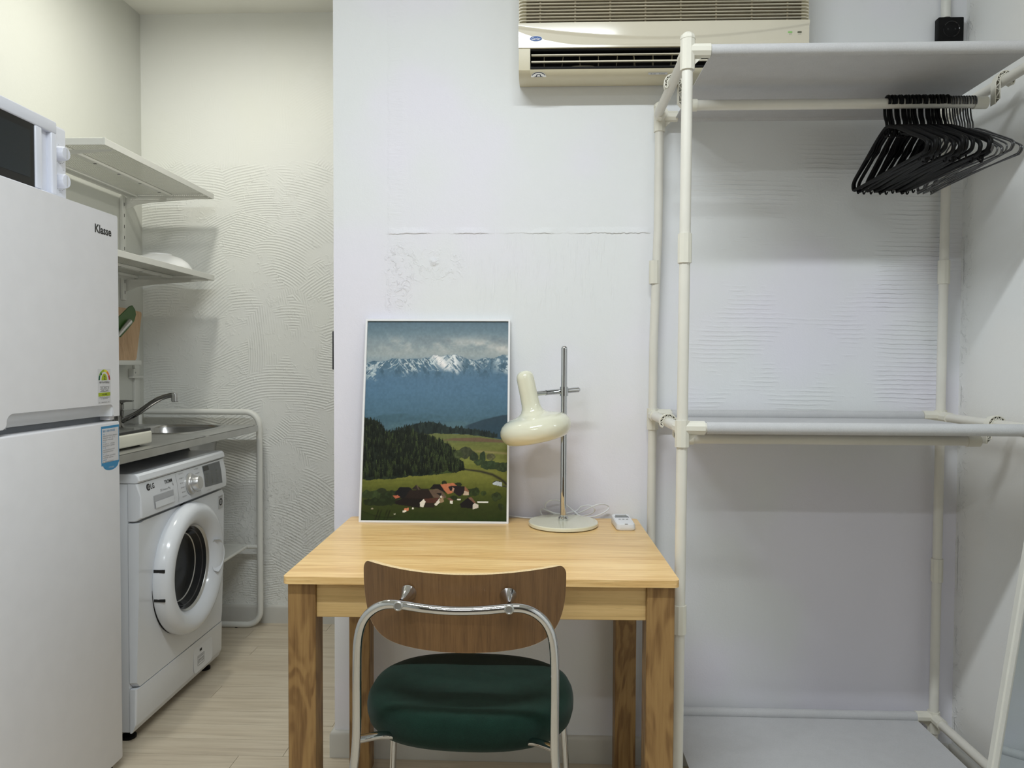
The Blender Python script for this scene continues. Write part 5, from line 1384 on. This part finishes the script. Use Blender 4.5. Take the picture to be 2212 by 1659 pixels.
for yy in (3.048, 2.372):
    t = thing('shelf_rail', 'slotted white upright carrying the shelves at their ' + ('far' if yy > 3 else 'near') + ' end', 'rail', (XL, yy, 1.4))
    MB().box(XL, XL+.0125, yy-.012, yy+.012, 1.385, 1.815, .0012, 1).build('channel', M['frame_white'], t)
    for k in range(9): MB().box(XL+.0122, XL+.0130, yy-.0015, yy+.0015, 1.41+k*.045, 1.423+k*.045).build('slot', M['black_plastic'], t, smooth=False)
bw = MB().lathe([(.1200, 0), (.1215, .003), (.117, .016), (.103, .036), (.080, .052), (.055, .060), (.045, .061), (.044, .067), (.040, .067), (.039, .0605), (0, .060)], (-1.515, 2.955, 1.4928), n=56).build('bowl', M['logo_white'], None, angle=1.2)
tag(bw, 'white bowl turned upside down on the lower kitchen shelf', 'bowl')

# utensil ledge, upright and clip
t = thing('utensil_ledge', 'white ledge and upright strip on the wall behind the faucet', 'ledge', (XL, 3.0, 1.12))
MB().box(XL, -1.655, 2.60, 3.072, 1.1180, 1.1375, .003).build('ledge', M['frame_white'], t)
MB().box(XL, XL+.010, 3.122, 3.160, .930, 1.232, .002).build('upright', M['frame_white'], t)
MB().box(XL, XL+.020, 3.088, 3.172, 1.0630, 1.0720, .001).build('clip_base', M['frame_white'], t)
MB().box(XL, XL+.024, 3.088, 3.115, 1.0720, 1.1020, .002).build('clip', M['frame_white'], t)
MB().lathe([(0, 0), (.0035, 0), (.0035, .0012), (0, .0008)], (XL+.0238, 3.101, 1.0860), (1, 0, 0), n=14).build('screw', M['steel'], t)
# cutting board leaning on the wall
t = thing('cutting_board', 'light wooden cutting board leaning on the wall ledge', 'cutting board', (-1.68, 3.0, 1.1376))
poly = [(2.885, 1.138), (3.030, 1.138), (3.040, 1.145), (3.118, 1.330), (3.117, 1.337), (3.110, 1.341), (2.985, 1.349), (2.945, 1.349)]
MB().prism(poly, lambda a, b: (-1.672-.02*(b-1.138)/.2, a, b), lambda a, b: (-1.659-.02*(b-1.138)/.2, a, b)).build('board', M['board_wood'], t, angle=.3)
# spatula
t = thing('spatula', 'dark green spatula with a steel handle before the cutting board', 'spatula', (-1.60, 2.78, 1.2))
poly = [(2.772, 1.245), (2.800, 1.235), (2.815, 1.225), (2.872, 1.262), (2.912, 1.292), (2.925, 1.318), (2.920, 1.336), (2.900, 1.352), (2.880, 1.346), (2.790, 1.292), (2.768, 1.270)]
MB().prism(poly, lambda a, b: (-1.602, a, b), lambda a, b: (-1.597, a, b)).build('blade', M['spatula_green'], t, angle=.3)
MB().tube([(-1.590, 2.700, 1.130), (-1.590, 2.760, 1.215), (-1.588, 2.835, 1.270), (-1.588, 2.862, 1.288)], [.006, .006, .0095, .0105], 16).build('handle', M['steel'], t)
t = thing('utensil_cup', 'white cup hanging on the wall ledge with the spatula in it', 'cup', (-1.59, 2.69, 1.02))
MB().lathe([(0, 0), (.040, 0), (.044, .12), (.0415, .12), (.038, .004), (0, .004)], (-1.606, 2.70, 1.03), n=32).build('cup', M['white_plastic'], t)
MB().box(-1.664, -1.645, 2.69, 2.71, 1.1100, 1.1480, .001).build('hanger_tab', M['white_plastic'], t)
